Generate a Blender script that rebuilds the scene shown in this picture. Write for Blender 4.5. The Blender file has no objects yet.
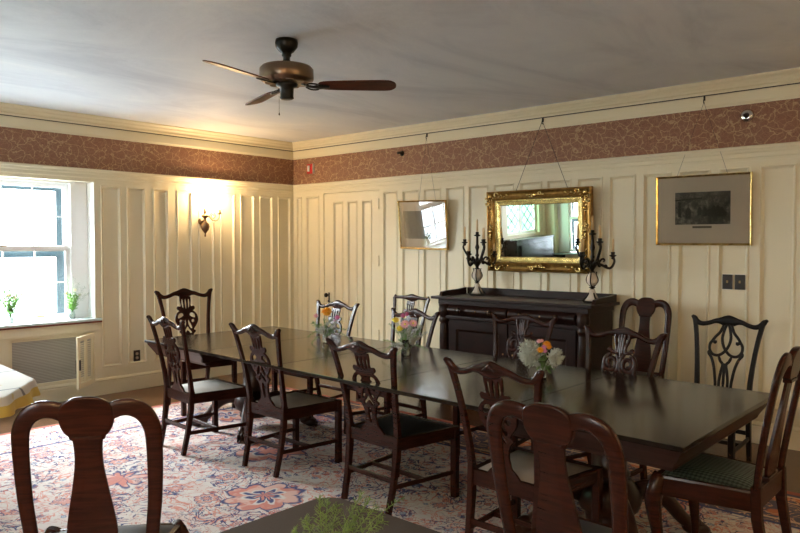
import bpy, bmesh, math, random
from mathutils import Vector, Matrix
random.seed(7)
R=math.radians; PI=math.pi
S=bpy.context.scene; COL=S.collection

# ---------------------------------------------------------------- camera
cd=bpy.data.cameras.new('camera'); cam=bpy.data.objects.new('camera',cd); COL.objects.link(cam)
cam.location=(0,0,1.53); cam.rotation_euler=(R(90-1.73),0,R(41.7))
cd.sensor_width=36; cd.lens=712/800*36; cd.clip_start=0.05
S.camera=cam
# ---------------------------------------------------------------- world, lights, exposure
W=bpy.data.worlds.new('sky'); S.world=W; W.use_nodes=True
bg=W.node_tree.nodes['Background']; bg.inputs[0].default_value=(0.78,0.90,1.0,1); bg.inputs[1].default_value=7.5
def area(name,loc,rot,sx,sy,power,col,spread=170):
    l=bpy.data.lights.new(name,'AREA'); l.shape='RECTANGLE'; l.size=sx; l.size_y=sy; l.energy=power; l.color=col
    l.spread=R(spread)
    o=bpy.data.objects.new(name,l); COL.objects.link(o); o.location=loc; o.rotation_euler=rot
    return o
area('window_daylight',(-8.7,2.40,2.75),(0,R(-62),0),2.2,2.6,820,(0.93,0.97,1.0))
area('leaded_window_daylight',(-8.7,-0.32,2.95),(0,R(-60),0),2.0,2.2,820,(0.92,0.97,0.93))
area('front_window_daylight',(-6.2,-2.9,2.75),(R(62),0,0),1.8,1.8,420,(0.97,0.98,0.96))
area('warm_side_fill',(-1.9,-2.9,2.75),(R(62),0,0),1.8,1.8,170,(1.0,0.90,0.74))  # added warm fill through an unseen front window, for the right end
S.view_settings.view_transform='Standard'; S.view_settings.look='None'
S.view_settings.exposure=0.80; S.view_settings.gamma=1.0
S.view_settings.use_curve_mapping=False
S.cycles.use_denoising=True
S.cycles.max_bounces=7; S.cycles.sample_clamp_indirect=6

# ---------------------------------------------------------------- node helpers
class NT:
    def __init__(s,name):
        s.m=bpy.data.materials.new(name); s.m.use_nodes=True; s.t=s.m.node_tree
        s.b=s.t.nodes['Principled BSDF']; s._tc=None
    def n(s,typ,**k):
        x=s.t.nodes.new(typ)
        for a,b in k.items(): setattr(x,a,b)
        return x
    def l(s,a,b): s.t.links.new(a,b)
    def put(s,inp,v):
        if isinstance(v,bpy.types.NodeSocket): s.l(v,inp)
        elif isinstance(v,(tuple,list)) and len(v)==3 and inp.type=='RGBA': inp.default_value=(*v,1)
        else: inp.default_value=v
    def co(s):
        if not s._tc: s._tc=s.n('ShaderNodeTexCoord').outputs['Object']
        return s._tc
    def map(s,scale=(1,1,1),loc=(0,0,0),rot=(0,0,0),v=None):
        m=s.n('ShaderNodeMapping'); s.l(v or s.co(),m.inputs[0]); m.inputs['Scale'].default_value=scale
        m.inputs['Location'].default_value=loc; m.inputs['Rotation'].default_value=rot; return m.outputs[0]
    def noise(s,scale,detail=3,v=None,rough=.5,dist=0,col=False):
        x=s.n('ShaderNodeTexNoise'); s.l(v or s.co(),x.inputs['Vector']); x.inputs['Scale'].default_value=scale
        x.inputs['Detail'].default_value=detail; x.inputs['Roughness'].default_value=rough; x.inputs['Distortion'].default_value=dist
        return x.outputs['Color' if col else 'Fac']
    def vor(s,scale,v=None,feature='F1',out='Distance',rand=1):
        x=s.n('ShaderNodeTexVoronoi',feature=feature); s.l(v or s.co(),x.inputs['Vector']); x.inputs['Scale'].default_value=scale
        x.inputs['Randomness'].default_value=rand; return x.outputs[out]
    def math(s,op,a,b=0.0,c=None):
        x=s.n('ShaderNodeMath',operation=op); s.put(x.inputs[0],a); s.put(x.inputs[1],b)
        if c is not None: s.put(x.inputs[2],c)
        return x.outputs[0]
    def vadd(s,a,b,sc=1.0):
        x=s.n('ShaderNodeVectorMath',operation='SCALE'); s.l(b,x.inputs[0]); x.inputs['Scale'].default_value=sc
        y=s.n('ShaderNodeVectorMath',operation='ADD'); s.l(a,y.inputs[0]); s.l(x.outputs[0],y.inputs[1]); return y.outputs[0]
    def mix(s,f,a,b,typ='MIX'):
        x=s.n('ShaderNodeMix',data_type='RGBA',blend_type=typ); s.put(x.inputs[0],f); s.put(x.inputs[6],a); s.put(x.inputs[7],b); return x.outputs[2]
    def ramp(s,f,stops,interp='LINEAR'):
        x=s.n('ShaderNodeValToRGB'); s.l(f,x.inputs[0]); cr=x.color_ramp; cr.interpolation=interp
        while len(cr.elements)<len(stops): cr.elements.new(.5)
        for e,(p,c) in zip(cr.elements,stops):
            e.position=p; e.color=(*c,1) if isinstance(c,(tuple,list)) else (c,c,c,1)
        return x.outputs[0]
    def step(s,f,a,b): # smooth step 0..1
        x=s.n('ShaderNodeMapRange',interpolation_type='SMOOTHSTEP'); s.l(f,x.inputs[0]); x.inputs[1].default_value=a; x.inputs[2].default_value=b; return x.outputs[0]
    def bump(s,h,strength=.3,dist=.01):
        x=s.n('ShaderNodeBump'); x.inputs['Strength'].default_value=strength; x.inputs['Distance'].default_value=dist
        s.l(h,x.inputs['Height']); s.l(x.outputs[0],s.b.inputs['Normal'])
    def sep(s,v=None):
        x=s.n('ShaderNodeSeparateXYZ'); s.l(v or s.co(),x.inputs[0]); return x.outputs
    def set(s,col=None,rough=None,metal=None,**k):
        if col is not None: s.put(s.b.inputs['Base Color'],col)
        if rough is not None: s.put(s.b.inputs['Roughness'],rough)
        if metal is not None: s.b.inputs['Metallic'].default_value=metal
        for a,b in k.items(): s.put(s.b.inputs[a.replace('_',' ')],b)
        return s.m

def mat_wood(name,c1,c2,rough=.3,scale=(3,3,30),coat=0.0,wear=0.0,spec=.22):
    t=NT(name); v=t.map(scale)
    f=t.noise(1.6,5,v,.6,1.5)
    c=t.mix(t.step(f,.3,.7),c1,c2)
    g=t.noise(3,2,t.map((2,2,1)))
    c=t.mix(t.math('MULTIPLY',t.step(g,.55,.75),.35),c,tuple(x*.45 for x in c1))
    if wear: c=t.mix(t.step(t.noise(22,4),.70,.74),c,(.30,.13,.05))
    r=rough
    return t.set(c,r,Coat_Weight=coat,Coat_Roughness=.12,Specular_IOR_Level=spec)
def mat_plain(name,col,rough=.5,metal=0,var=.12,scale=12,bump=0,**k):
    t=NT(name); f=t.noise(scale,3)
    c=t.mix(f,tuple(x*(1-var) for x in col),tuple(min(1,x*(1+var)) for x in col))
    if bump: t.bump(t.noise(scale*4,3),bump,.004)
    return t.set(c,rough,metal,**k)
M={}
M['paint']=mat_plain('cream_paint',(.74,.678,.492),.42,var=.04,scale=2.5,bump=.06)
M['white_paint']=mat_plain('white_paint',(.92,.92,.91),.4,var=.02)
def m_ceiling():
    t=NT('ceiling_plaster'); v=t.map((1,.45,1),rot=(0,0,R(-30)))
    f=t.noise(1.1,5,v,.6,1.6); g=t.noise(5,4,v,.6,.8)
    c=t.ramp(f,[(.30,(.58,.61,.66)),(.47,(.70,.73,.77)),(.60,(.74,.77,.80)),(.75,(.84,.85,.86))])
    t.bump(t.math('ADD',f,t.math('MULTIPLY',g,.35)),.35,.05)
    return t.set(c,.62)
M['ceiling']=m_ceiling()
def m_paper():
    t=NT('acanthus_wallpaper')
    w=t.vadd(t.map((1,1,1.1)),t.noise(9,3,col=True),.17)
    e=t.vor(10.5,w,'DISTANCE_TO_EDGE'); d=t.vor(10.5,w)
    w2=t.vadd(t.co(),t.noise(14,2,col=True),.05)
    e2=t.vor(20,w2,'DISTANCE_TO_EDGE')
    rings=t.math('SINE',t.math('MULTIPLY',d,95))
    base=t.mix(t.step(rings,-.1,.6),(.200,.088,.050),(.275,.135,.080))
    base=t.mix(t.math('MULTIPLY',t.step(e2,.05,.0),.30),base,(.50,.33,.19))
    c=t.mix(t.math('MULTIPLY',t.step(e,.05,.01),.75),base,(.46,.31,.17))
    return t.set(c,.6)
M['paper']=m_paper()
def m_floor():
    t=NT('oak_floor'); 
    b=t.n('ShaderNodeTexBrick'); t.l(t.map((1,1,1)),b.inputs['Vector']); b.inputs['Scale'].default_value=1
    b.inputs['Brick Width'].default_value=1.4; b.inputs['Row Height'].default_value=.075; b.inputs['Mortar Size'].default_value=.0015
    b.inputs['Color1'].default_value=(.17,.075,.03,1); b.inputs['Color2'].default_value=(.12,.05,.02,1); b.inputs['Mortar'].default_value=(.02,.01,.005,1)
    g=t.noise(3,4,t.map((2,30,1)),.6)
    c=t.mix(t.math('MULTIPLY',g,.6),b.outputs[0],(.08,.032,.012))
    return t.set(c,.26)
M['floor']=m_floor()
def m_rug():
    t=NT('persian_rug'); o=t.sep()
    co=t.co(); wv=t.vadd(co,t.noise(3.2,3,col=True),.16)
    cream=t.mix(t.noise(4,3),(.58,.52,.47),(.70,.66,.62))
    navy=(.022,.035,.14); red=(.46,.11,.075); rose=(.58,.27,.22); blue=(.26,.34,.46)
    w2=t.vadd(co,t.noise(9,2,col=True),.06); w3=t.vadd(co,t.noise(5,3,col=True),.20)
    vin=t.math('ABSOLUTE',t.math('SUBTRACT',t.noise(4.6,3,wv,.55,1.2),.5))
    c=t.mix(t.step(vin,.024,.008),cream,(.62,.26,.20))
    # faint mottled clouds of rose
    c=t.mix(t.math('MULTIPLY',t.step(t.noise(3.1,3,t.map((1,1,1),loc=(9,1,0))),.54,.66),.22),c,rose)
    vin2=t.math('ABSOLUTE',t.math('SUBTRACT',t.noise(6.5,3,wv,.5,2.0),.48))
    gate=t.step(t.noise(2.6,2,t.map((1,1,1),loc=(4,2,0))),.41,.50)
    c=t.mix(t.math('MULTIPLY',t.step(vin2,.034,.020),gate),c,navy)
    vin3=t.math('ABSOLUTE',t.math('SUBTRACT',t.noise(12,2,w3,.5,1.5),.5))
    c=t.mix(t.math('MULTIPLY',t.step(vin3,.020,.008),.8),c,red)
    # petalled rosettes
    def ros(scale,v,r,pet,gatei,gt,cA,cB,cC,cur):
        x=t.n('ShaderNodeTexVoronoi'); t.l(v,x.inputs['Vector']); x.inputs['Scale'].default_value=scale; x.inputs['Randomness'].default_value=.8
        dv=t.n('ShaderNodeVectorMath',operation='SUBTRACT'); sc=t.n('ShaderNodeVectorMath',operation='SCALE'); t.l(v,sc.inputs[0]); sc.inputs['Scale'].default_value=1
        t.l(sc.outputs[0],dv.inputs[0]); t.l(x.outputs['Position'],dv.inputs[1]); q=t.sep(dv.outputs[0])
        an=t.math('ARCTAN2',q[1],q[0]); lob=t.math('ABSOLUTE',t.math('SINE',t.math('MULTIPLY',an,pet/2)))
        d=t.math('SUBTRACT',x.outputs['Distance'],t.math('MULTIPLY',lob,r*.35)); cid=t.sep(x.outputs['Color'])
        g=t.step(cid[gatei],gt,gt+.02)
        def lay(cur,rr,col): return t.mix(t.math('MULTIPLY',t.step(d,rr,rr-.02),g),cur,col)
        cur=lay(cur,r*1.12,cC); cur=lay(cur,r,t.mix(t.step(cid[2],.5,.52),cA,cB)); cur=lay(cur,r*.55,cream); cur=lay(cur,r*.42,cC); cur=lay(cur,r*.22,cA)
        return cur
    c=ros(11,w2,.19,6,0,.45,red,blue,navy,c)
    c=ros(3.6,w2,.20,8,1,.38,rose,blue,navy,c)
    c=ros(1.0,w3,.19,8,0,-.1,t.mix(t.step(t.noise(9,3,w2),.45,.55),(.58,.20,.15),(.66,.40,.33)),t.mix(t.step(t.noise(9,3,w2),.45,.55),red,rose),navy,c); c=ros(8,w2,.16,6,1,.55,rose,red,navy,c)
    c=ros(6.5,t.vadd(w2,t.map((0,0,0),loc=(3,5,0)),1.0),.16,5,2,.5,blue,navy,navy,c)
    # border: distance from the rectangle edge (rug origin at its centre)
    ex=t.math('SUBTRACT',3.60,t.math('ABSOLUTE',o[0])); ey=t.math('SUBTRACT',2.60,t.math('ABSOLUTE',o[1]))
    eb=t.math('MINIMUM',ex,ey)
    db=t.vor(4.6,w2); bcol=t.mix(t.step(db,.34,.30),(.07,.06,.10),(.52,.16,.06)); bcol=t.mix(t.step(db,.18,.15),bcol,(.62,.46,.32)); bcol=t.mix(t.step(db,.08,.06),bcol,navy)
    vb=t.math('ABSOLUTE',t.math('SUBTRACT',t.noise(8,2,wv,.5,1.4),.5)); bcol=t.mix(t.step(vb,.03,.012),bcol,(.60,.36,.22))
    c=t.mix(t.step(ey,.60,.59),c,bcol)
    for a,b_,cc in ((.59,.62,navy),(.52,.545,(.60,.42,.28)),(.10,.125,(.60,.42,.28)),(.0,.06,(.30,.07,.04))):
        bd=t.math('MULTIPLY',t.step(eb,a-.002,a+.002),t.step(eb,b_+.002,b_-.002)); c=t.mix(bd,c,cc)
    c=t.mix(t.math('MULTIPLY',t.noise(2.2,4),.06),c,(.60,.54,.50))
    t.bump(t.noise(260,2),.25,.004)
    return t.set(c,.9)
M['rug']=m_rug()
M['chair']=mat_wood('mahogany_chair',(.038,.0095,.0050),(.017,.0050,.0030),.27,coat=.03)
M['chair_qa']=mat_wood('mahogany_hoop_chair',(.040,.0100,.0050),(.019,.0055,.0032),.27,coat=.03)
M['chair_black']=mat_wood('ebonised_wood',(.010,.007,.006),(.006,.0045,.004),.42,coat=.0,spec=.2,wear=1)
M['table']=mat_wood('dark_table_top',(.012,.008,.006),(.020,.012,.008),.15,(1.2,14,3),coat=.0,spec=.26)
M['table_edge']=mat_wood('table_mahogany',(.040,.014,.008),(.022,.008,.005),.33,(1,14,8),coat=.0,spec=.3)
M['sideboard']=mat_wood('sideboard_mahogany',(.024,.008,.0055),(.012,.005,.0035),.34,(2,3,6),coat=.0,spec=.24)
M['knob']=mat_plain('dark_knob_wood',(.018,.010,.007),.2)
M['fan_wood']=mat_wood('fan_blade_wood',(.10,.022,.010),(.05,.012,.006),.3)
M['bronze']=mat_plain('antique_bronze',(.24,.16,.10),.32,.9,var=.2)
M['dark_bronze']=mat_plain('dark_bronze',(.028,.026,.023),.35,.8)
M['brass']=mat_plain('aged_brass',(.42,.28,.13),.35,1,var=.25)
M['black']=mat_plain('black_bakelite',(.018,.012,.010),.35)
M['iron']=mat_plain('dark_iron',(.03,.03,.03),.4,.8)
def m_gold():
    t=NT('gilded_carving'); n1=t.noise(38,4,rough=.65); v=t.vor(55)
    c=t.ramp(n1,[(.32,(.16,.09,.025)),(.48,(.45,.29,.08)),(.7,(.85,.62,.24))])
    t.bump(t.math('ADD',n1,t.math('MULTIPLY',v,.5)),.35,.010)
    return t.set(c,.30,.92)
M['gold']=m_gold()
M['gold_dark']=mat_plain('dark_gilt_cove',(.30,.17,.045),.34,.9,var=.55,scale=30,bump=.35)
def m_gilt():
    t=NT('smooth_gilt'); n1=t.noise(22,4)
    return t.set(t.ramp(n1,[(.3,(.40,.26,.08)),(.7,(.80,.60,.24))]),.25,.95)
M['gilt']=m_gilt()
M['mirror']=NT('mirror_glass').set((.92,.94,.93),.0,1.0)
def m_glass(name,ior=1.45,tint=(1,1,1),rough=0,):
    t=NT(name); return t.set(tint,rough,0,Transmission_Weight=1.0,IOR=ior)
M['glass']=m_glass('vase_glass')
def m_pane(name,tint):  # thin pane: mostly clear with a mirror-like sheen
    t=NT(name); g=t.n('ShaderNodeBsdfGlossy'); g.inputs['Roughness'].default_value=0.0
    tr=t.n('ShaderNodeBsdfTransparent'); tr.inputs[0].default_value=(*tint,1)
    fr=t.n('ShaderNodeFresnel'); fr.inputs[0].default_value=1.5
    mx=t.n('ShaderNodeMixShader'); t.l(t.math('MULTIPLY',fr.outputs[0],1.0),mx.inputs[0]); t.l(tr.outputs[0],mx.inputs[1]); t.l(g.outputs[0],mx.inputs[2])
    t.l(mx.outputs[0],t.t.nodes['Material Output'].inputs[0]); return t.m
M['pane']=m_pane('clear_pane',(.97,.98,.98))
M["green_pane"]=m_pane("greenish_leaded_pane",(.13,.25,.16))
M['storm']=mat_plain('teal_storm_frame',(.006,.022,.028),.5)
M['grille']=None
def m_grille():
    t=NT('painted_radiator_grille'); o=t.sep()
    s1=t.math('SINE',t.math('MULTIPLY',o[2],420)); 
    c=t.mix(t.step(s1,-.2,.6),(.30,.30,.27),(.46,.46,.42)); t.bump(s1,.4,.003)
    return t.set(c,.5)
M['grille']=m_grille()
M['sill']=mat_plain('sill_paint',(.62,.74,.76),.22)
M['sill_edge']=mat_wood('sill_edge_wood',(.20,.06,.03),(.13,.04,.02),.3)
M['mat']=mat_plain('picture_mount',(.60,.51,.40),.8,var=.04)
def m_engraving(name,seed,light):
    t=NT(name); o=t.sep(); v=t.map((1,1,1),loc=(seed,seed*2,0))
    n=t.noise(9,5,v,.65,.6); n2=t.noise(38,3,v,.7)
    f=t.math('ADD',t.math('MULTIPLY',n,.7),t.math('MULTIPLY',n2,.3))
    sky=t.step(o[2],.02,.12)
    c=t.ramp(f,[(.38,(.012,.011,.010)),(.50,(.055,.048,.04)),(.62,tuple(light)),(.75,tuple(x*1.5 for x in light))])
    c=t.mix(t.math('MULTIPLY',sky,.55),c,(.055,.05,.042))
    return t.set(c,.7)
M['engraving']=m_engraving('old_engraving',3.1,(.26,.23,.18))
M['print']=m_engraving('dark_print',8.4,(.06,.06,.06))
M['ink']=mat_plain('engraving_ink',(.012,.011,.010),.8)
M['seat_pale_glare']=None
def m_seat(name,a,b,scale=55):
    t=NT(name); o=t.sep()
    x=t.math('SINE',t.math('MULTIPLY',t.math('ADD',o[0],o[1]),scale*2)); y=t.math('SINE',t.math('MULTIPLY',t.math('SUBTRACT',o[0],o[1]),scale*2))
    p=t.math('MULTIPLY',x,y); c=t.mix(t.step(p,-.3,.4),a,b); t.bump(p,.5,.004)
    return t.set(c,.38)
M['seat_pale_glare']=mat_plain('glare_pale_seat_fabric',(.60,.57,.52),.6,var=.25,scale=9,bump=.3)  # pale fabric, with the window's reflection painted into its tone
M['seat_tan']=mat_plain('tan_seat_fabric',(.30,.25,.20),.6,var=.25,scale=9,bump=.3)
M['seat_dark']=mat_plain('dark_seat_leather',(.014,.013,.012),.65,var=.2)
M['seat_green']=m_seat('green_woven_seat',(.012,.022,.019),(.075,.105,.088),85)
M['porcelain']=mat_plain('white_marble',(.62,.56,.48),.25,var=.15,scale=30)
M['candle']=mat_plain('ivory_wax',(.72,.52,.28),.5,var=.05)
M['red']=mat_plain('alarm_red',(.45,.02,.02),.35)
M['chrome']=mat_plain('chrome',(.75,.75,.75),.12,1)
M['white_plastic']=mat_plain('white_plastic',(.80,.78,.72),.4,var=.03)
def m_cloth_white():
    t=NT('patterned_white_cloth'); o=t.sep()
    base=t.mix(t.noise(6,4),(.60,.585,.53),(.70,.68,.62))
    s1=t.math('ABSOLUTE',t.math('SUBTRACT',t.math('FRACT',t.math('MULTIPLY',o[0],1.7)),.5)); c=t.mix(t.step(s1,.022,.012),base,(.20,.20,.21))
    s2=t.math('ABSOLUTE',t.math('SUBTRACT',t.math('FRACT',t.math('MULTIPLY',o[1],1.7)),.5)); c=t.mix(t.step(s2,.022,.012),c,(.20,.20,.21))
    f=t.vor(6); c=t.mix(t.math('MULTIPLY',t.step(f,.16,.10),.7),c,(.60,.47,.14))
    return t.set(c,.8)
M['cloth_white']=m_cloth_white()
def m_cloth_yellow():
    t=NT('yellow_cloth_border'); o=t.sep(); f=t.noise(9,3)
    c=t.mix(f,(.55,.36,.05),(.66,.50,.14))
    return t.set(c,.8)
M['cloth_yellow']=m_cloth_yellow()
M['cloth_brown']=mat_plain('brown_table_cloth',(.032,.021,.014),.75,var=.12,scale=40,bump=.2)
M['cloth_lace']=mat_plain('tan_scalloped_edge',(.30,.19,.11),.8,var=.3,scale=60)
M['leaf']=mat_plain('green_leaf',(.12,.25,.06),.55,var=.4,scale=40)
M['bright_leaf']=mat_plain('bright_green_leaf',(.15,.32,.05),.55,var=.3,scale=40)
M['stem']=mat_plain('green_stem',(.10,.22,.05),.5)
M['silver_leaf']=mat_plain('silver_grey_leaf',(.52,.57,.52),.7,var=.12)
M['fern']=mat_plain('asparagus_fern_green',(.17,.27,.06),.6,var=.35,scale=60)
M['orange']=mat_plain('orange_petal',(.95,.40,.02),.5,var=.2,scale=60)
M['yellow']=mat_plain('yellow_petal',(.92,.76,.08),.5,var=.15,scale=60)
M['pink']=mat_plain('pink_petal',(.85,.45,.52),.5,var=.2,scale=60)
M['magenta']=mat_plain('magenta_petal',(.62,.16,.36),.5,var=.2,scale=60)
M['purple']=mat_plain('lilac_petal',(.72,.28,.62),.5,var=.2,scale=60)
M['white_petal']=mat_plain('white_petal',(.75,.75,.68),.5)
M['piano']=mat_plain('black_piano_lacquer',(.015,.014,.014),.18)
M['ivory']=mat_plain('ivory_key',(.75,.72,.62),.3)
M['lead']=mat_plain('lead_came',(.04,.05,.045),.5,.3)
def emis(name,col,st):
    t=NT(name); return t.set(col,.4,Emission_Color=col,Emission_Strength=st)
M['bulb']=emis('lit_flame_bulb',(1.0,.74,.42),30.0)

# ---------------------------------------------------------------- mesh helpers
def link(name,bm_or_me,mats,parent=None,smooth=False,loc=None,recalc=True):
    if isinstance(bm_or_me,bmesh.types.BMesh):
        if recalc: bmesh.ops.recalc_face_normals(bm_or_me,faces=bm_or_me.faces)
        me=bpy.data.meshes.new(name); bm_or_me.to_mesh(me); bm_or_me.free()
    else: me=bm_or_me
    if smooth:
        for p in me.polygons: p.use_smooth=True
    if not isinstance(mats,(list,tuple)): mats=[mats]
    for m in mats: me.materials.append(m)
    o=bpy.data.objects.new(name,me); COL.objects.link(o)
    if parent is not None: o.parent=parent
    if loc is not None: o.location=loc
    return o
def tag(o,label=None,cat=None,group=None,kind=None):
    if label: o['label']=label
    if cat: o['category']=cat
    if group: o['group']=group
    if kind: o['kind']=kind
    return o
def thing(name,loc=(0,0,0),rz=0,label=None,cat=None,group=None,rot=None):
    o=bpy.data.objects.new(name,None); COL.objects.link(o); o.location=loc; o.rotation_euler=rot or (0,0,rz)
    o.empty_display_size=.1
    return tag(o,label,cat,group)
def dup(root,parent=None):
    kids=list(root.children); c=root.copy(); COL.objects.link(c)
    if parent is not None: c.parent=parent
    for k in kids: dup(k,c)
    return c
def B(): return bmesh.new()
def box(bm,x0,x1,y0,y1,z0,z1,bev=0,mi=0,mat=None):
    r=bmesh.ops.create_cube(bm,size=1); vs=r['verts']
    for v in vs:
        v.co=Vector(((x0+x1)/2+v.co.x*(x1-x0),(y0+y1)/2+v.co.y*(y1-y0),(z0+z1)/2+v.co.z*(z1-z0)))
    fs=list({f for v in vs for f in v.link_faces})
    if bev:
        es=list({e for v in vs for e in v.link_edges})
        rr=bmesh.ops.bevel(bm,geom=es,offset=bev,segments=2,affect='EDGES',profile=.6)
        fs=[f for f in rr['faces']]+[f for f in fs if f.is_valid]; vs=list({v for f in fs for v in f.verts})
    for f in fs:
        if f.is_valid: f.material_index=mi
    if mat is not None: bmesh.ops.transform(bm,matrix=mat,verts=[v for v in vs if v.is_valid])
    return vs
def lathe(bm,prof,n=24,cx=0,cy=0,mi=0,mat=None,cap=True):
    rings=[]
    for r,z in prof:
        r=max(r,1e-4); rings.append([bm.verts.new((cx+r*math.cos(2*PI*i/n),cy+r*math.sin(2*PI*i/n),z)) for i in range(n)])
    fs=[]
    for a,b in zip(rings,rings[1:]):
        for i in range(n): fs.append(bm.faces.new((a[i],a[(i+1)%n],b[(i+1)%n],b[i])))
    if cap: fs.append(bm.faces.new(rings[0])); fs.append(bm.faces.new(rings[-1]))
    for f in fs: f.material_index=mi; f.smooth=True
    if mat is not None: bmesh.ops.transform(bm,matrix=mat,verts=[v for r in rings for v in r])
    return rings
def sweep(bm,pts,sizes,side=(1,0,0),n=10,e=2.4,mi=0,closed=False,smooth=True,cap=True):
    """pts path; sizes (a,b) full widths along side and along normal; superellipse section"""
    P=[Vector(p) for p in pts]; m=len(P)
    if not isinstance(sizes,list): sizes=[sizes]*m
    rings=[]
    for i in range(m):
        if closed: t=P[(i+1)%m]-P[i-1]
        else: t=P[min(i+1,m-1)]-P[max(i-1,0)]
        t.normalize(); s=Vector(side); s=s-t*s.dot(t)
        if s.length<1e-4: s=Vector((0,1,0)); s=s-t*s.dot(t)
        s.normalize(); w=t.cross(s)
        a,b=sizes[i]; ring=[]
        for k in range(n):
            q=2*PI*(k+.5)/n; c,d=math.cos(q),math.sin(q)
            x=math.copysign(abs(c)**(2/e),c)*a/2; y=math.copysign(abs(d)**(2/e),d)*b/2
            ring.append(bm.verts.new(P[i]+s*x+w*y))
        rings.append(ring)
    fs=[]
    prs=list(zip(rings,rings[1:]))+([(rings[-1],rings[0])] if closed else [])
    for a,b in prs:
        for k in range(n): fs.append(bm.faces.new((a[k],a[(k+1)%n],b[(k+1)%n],b[k])))
    if cap and not closed: fs.append(bm.faces.new(rings[0])); fs.append(bm.faces.new(rings[-1]))
    for f in fs: f.material_index=mi; f.smooth=smooth
    return rings
def post(bm,pts,sizes,side=(1,0,0),mi=0): # square section with crisp chamfers
    return sweep(bm,pts,sizes,side,8,7,mi,smooth=False)
def catmull(pts,k=6,closed=False):
    P=[Vector(p) for p in pts]; n=len(P); out=[]
    for i in range(n if closed else n-1):
        if closed: a,b,c,d=P[i-1],P[i],P[(i+1)%n],P[(i+2)%n]
        else: a,b,c,d=P[max(i-1,0)],P[i],P[i+1],P[min(i+2,n-1)]
        for j in range(k):
            t=j/k; out.append(.5*((2*b)+(c-a)*t+(2*a-5*b+4*c-d)*t*t+(3*b-a-3*c+d)*t**3))
    if not closed: out.append(P[-1])
    return out
def tube(bm,pts,r,n=8,mi=0,k=5,closed=False):
    pp=catmull(pts,k,closed); m=len(pp)
    if isinstance(r,(list,tuple)):
        rr=[r[min(int(i/(m-1)*(len(r)-1)),len(r)-2)]*(1-((i/(m-1)*(len(r)-1))%1 if i<m-1 else 1))+r[min(int(i/(m-1)*(len(r)-1)),len(r)-2)+1]*((i/(m-1)*(len(r)-1))%1 if i<m-1 else 1) for i in range(m)]
    else: rr=[r]*m
    return sweep(bm,pp,[(2*x,2*x) for x in rr],(0.31,.22,.92),n,2,mi,closed)
def ell(bm,c,r,seg=10,mi=0,rot=None):
    q=bmesh.ops.create_uvsphere(bm,u_segments=seg,v_segments=max(6,seg*2//3),radius=1)
    m=Matrix.Translation(c)@(rot.to_4x4() if rot else Matrix())@Matrix.Diagonal((*r,1))
    bmesh.ops.transform(bm,matrix=m,verts=q['verts'])
    for v in q['verts']:
        for f in v.link_faces: f.material_index=mi; f.smooth=True
def cyl(bm,p0,p1,r0,r1=None,n=16,mi=0):
    r1=r0 if r1 is None else r1
    a=Vector(p0);b=Vector(p1); d=(b-a)
    m=Matrix.Translation(a)@d.to_track_quat('Z','Y').to_matrix().to_4x4()
    lathe(bm,[(r0,0),(r1,d.length)],n,mi=mi,mat=m)
def outline_mesh(loops,depth,bev,fn):
    """closed 2D loops (first outline, then holes) -> solid; fn maps (x,v,t) to 3D"""
    cu=bpy.data.curves.new('outline','CURVE'); cu.dimensions='2D'; cu.fill_mode='BOTH'; cu.extrude=depth/2-bev; cu.bevel_depth=bev; cu.bevel_resolution=1; cu.offset=-bev
    for lp in loops:
        sp=cu.splines.new('POLY'); sp.points.add(len(lp)-1); sp.use_cyclic_u=True
        for p,q in zip(sp.points,lp): p.co=(q[0],q[1],0,1)
    o=bpy.data.objects.new('outline',cu); COL.objects.link(o)
    dg=bpy.context.evaluated_depsgraph_get(); me=bpy.data.meshes.new_from_object(o.evaluated_get(dg))
    bm=B(); bm.from_mesh(me); bpy.data.objects.remove(o); bpy.data.curves.remove(cu); bpy.data.meshes.remove(me)
    bmesh.ops.remove_doubles(bm,verts=bm.verts,dist=1e-5)
    for v in bm.verts: v.co=Vector(fn(v.co.x,v.co.y,v.co.z))
    for f in bm.faces: f.material_index=0
    return bm
def frame_mesh(bm,w,h,prof,mi=0,smooth=False):
    """rectangular moulding in local XZ facing -y; prof = (inset, depth)"""
    rings=[]
    for ins,d in prof:
        a,b=w/2-ins,h/2-ins
        rings.append([bm.verts.new(p) for p in ((-a,-d,-b),(a,-d,-b),(a,-d,b),(-a,-d,b))])
    for p,q in zip(rings,rings[1:]):
        for i in range(4):
            f=bm.faces.new((p[i],p[(i+1)%4],q[(i+1)%4],q[i])); f.material_index=mi; f.smooth=smooth
def quad(bm,pts,mi=0):
    f=bm.faces.new([bm.verts.new(p) for p in pts]); f.material_index=mi; return f

# ---------------------------------------------------------------- room
LX,BY,H=-7.09,5.91,2.82
RX,FY=2.2,-1.30
ZC=H
def struct(name,bm,m,parent=None,**k):
    o=link(name,bm,m,parent,**k)
    if parent is None: o['kind']='structure'
    return o
bm=B(); box(bm,LX-.02,RX+.02,FY-.02,BY+.02,-.12,0); struct('floor',bm,M['floor'])
bm=B(); box(bm,LX-.35,RX+.3,FY-.35,BY+.3,H,H+.1); struct('ceiling',bm,M['ceiling'])

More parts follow.
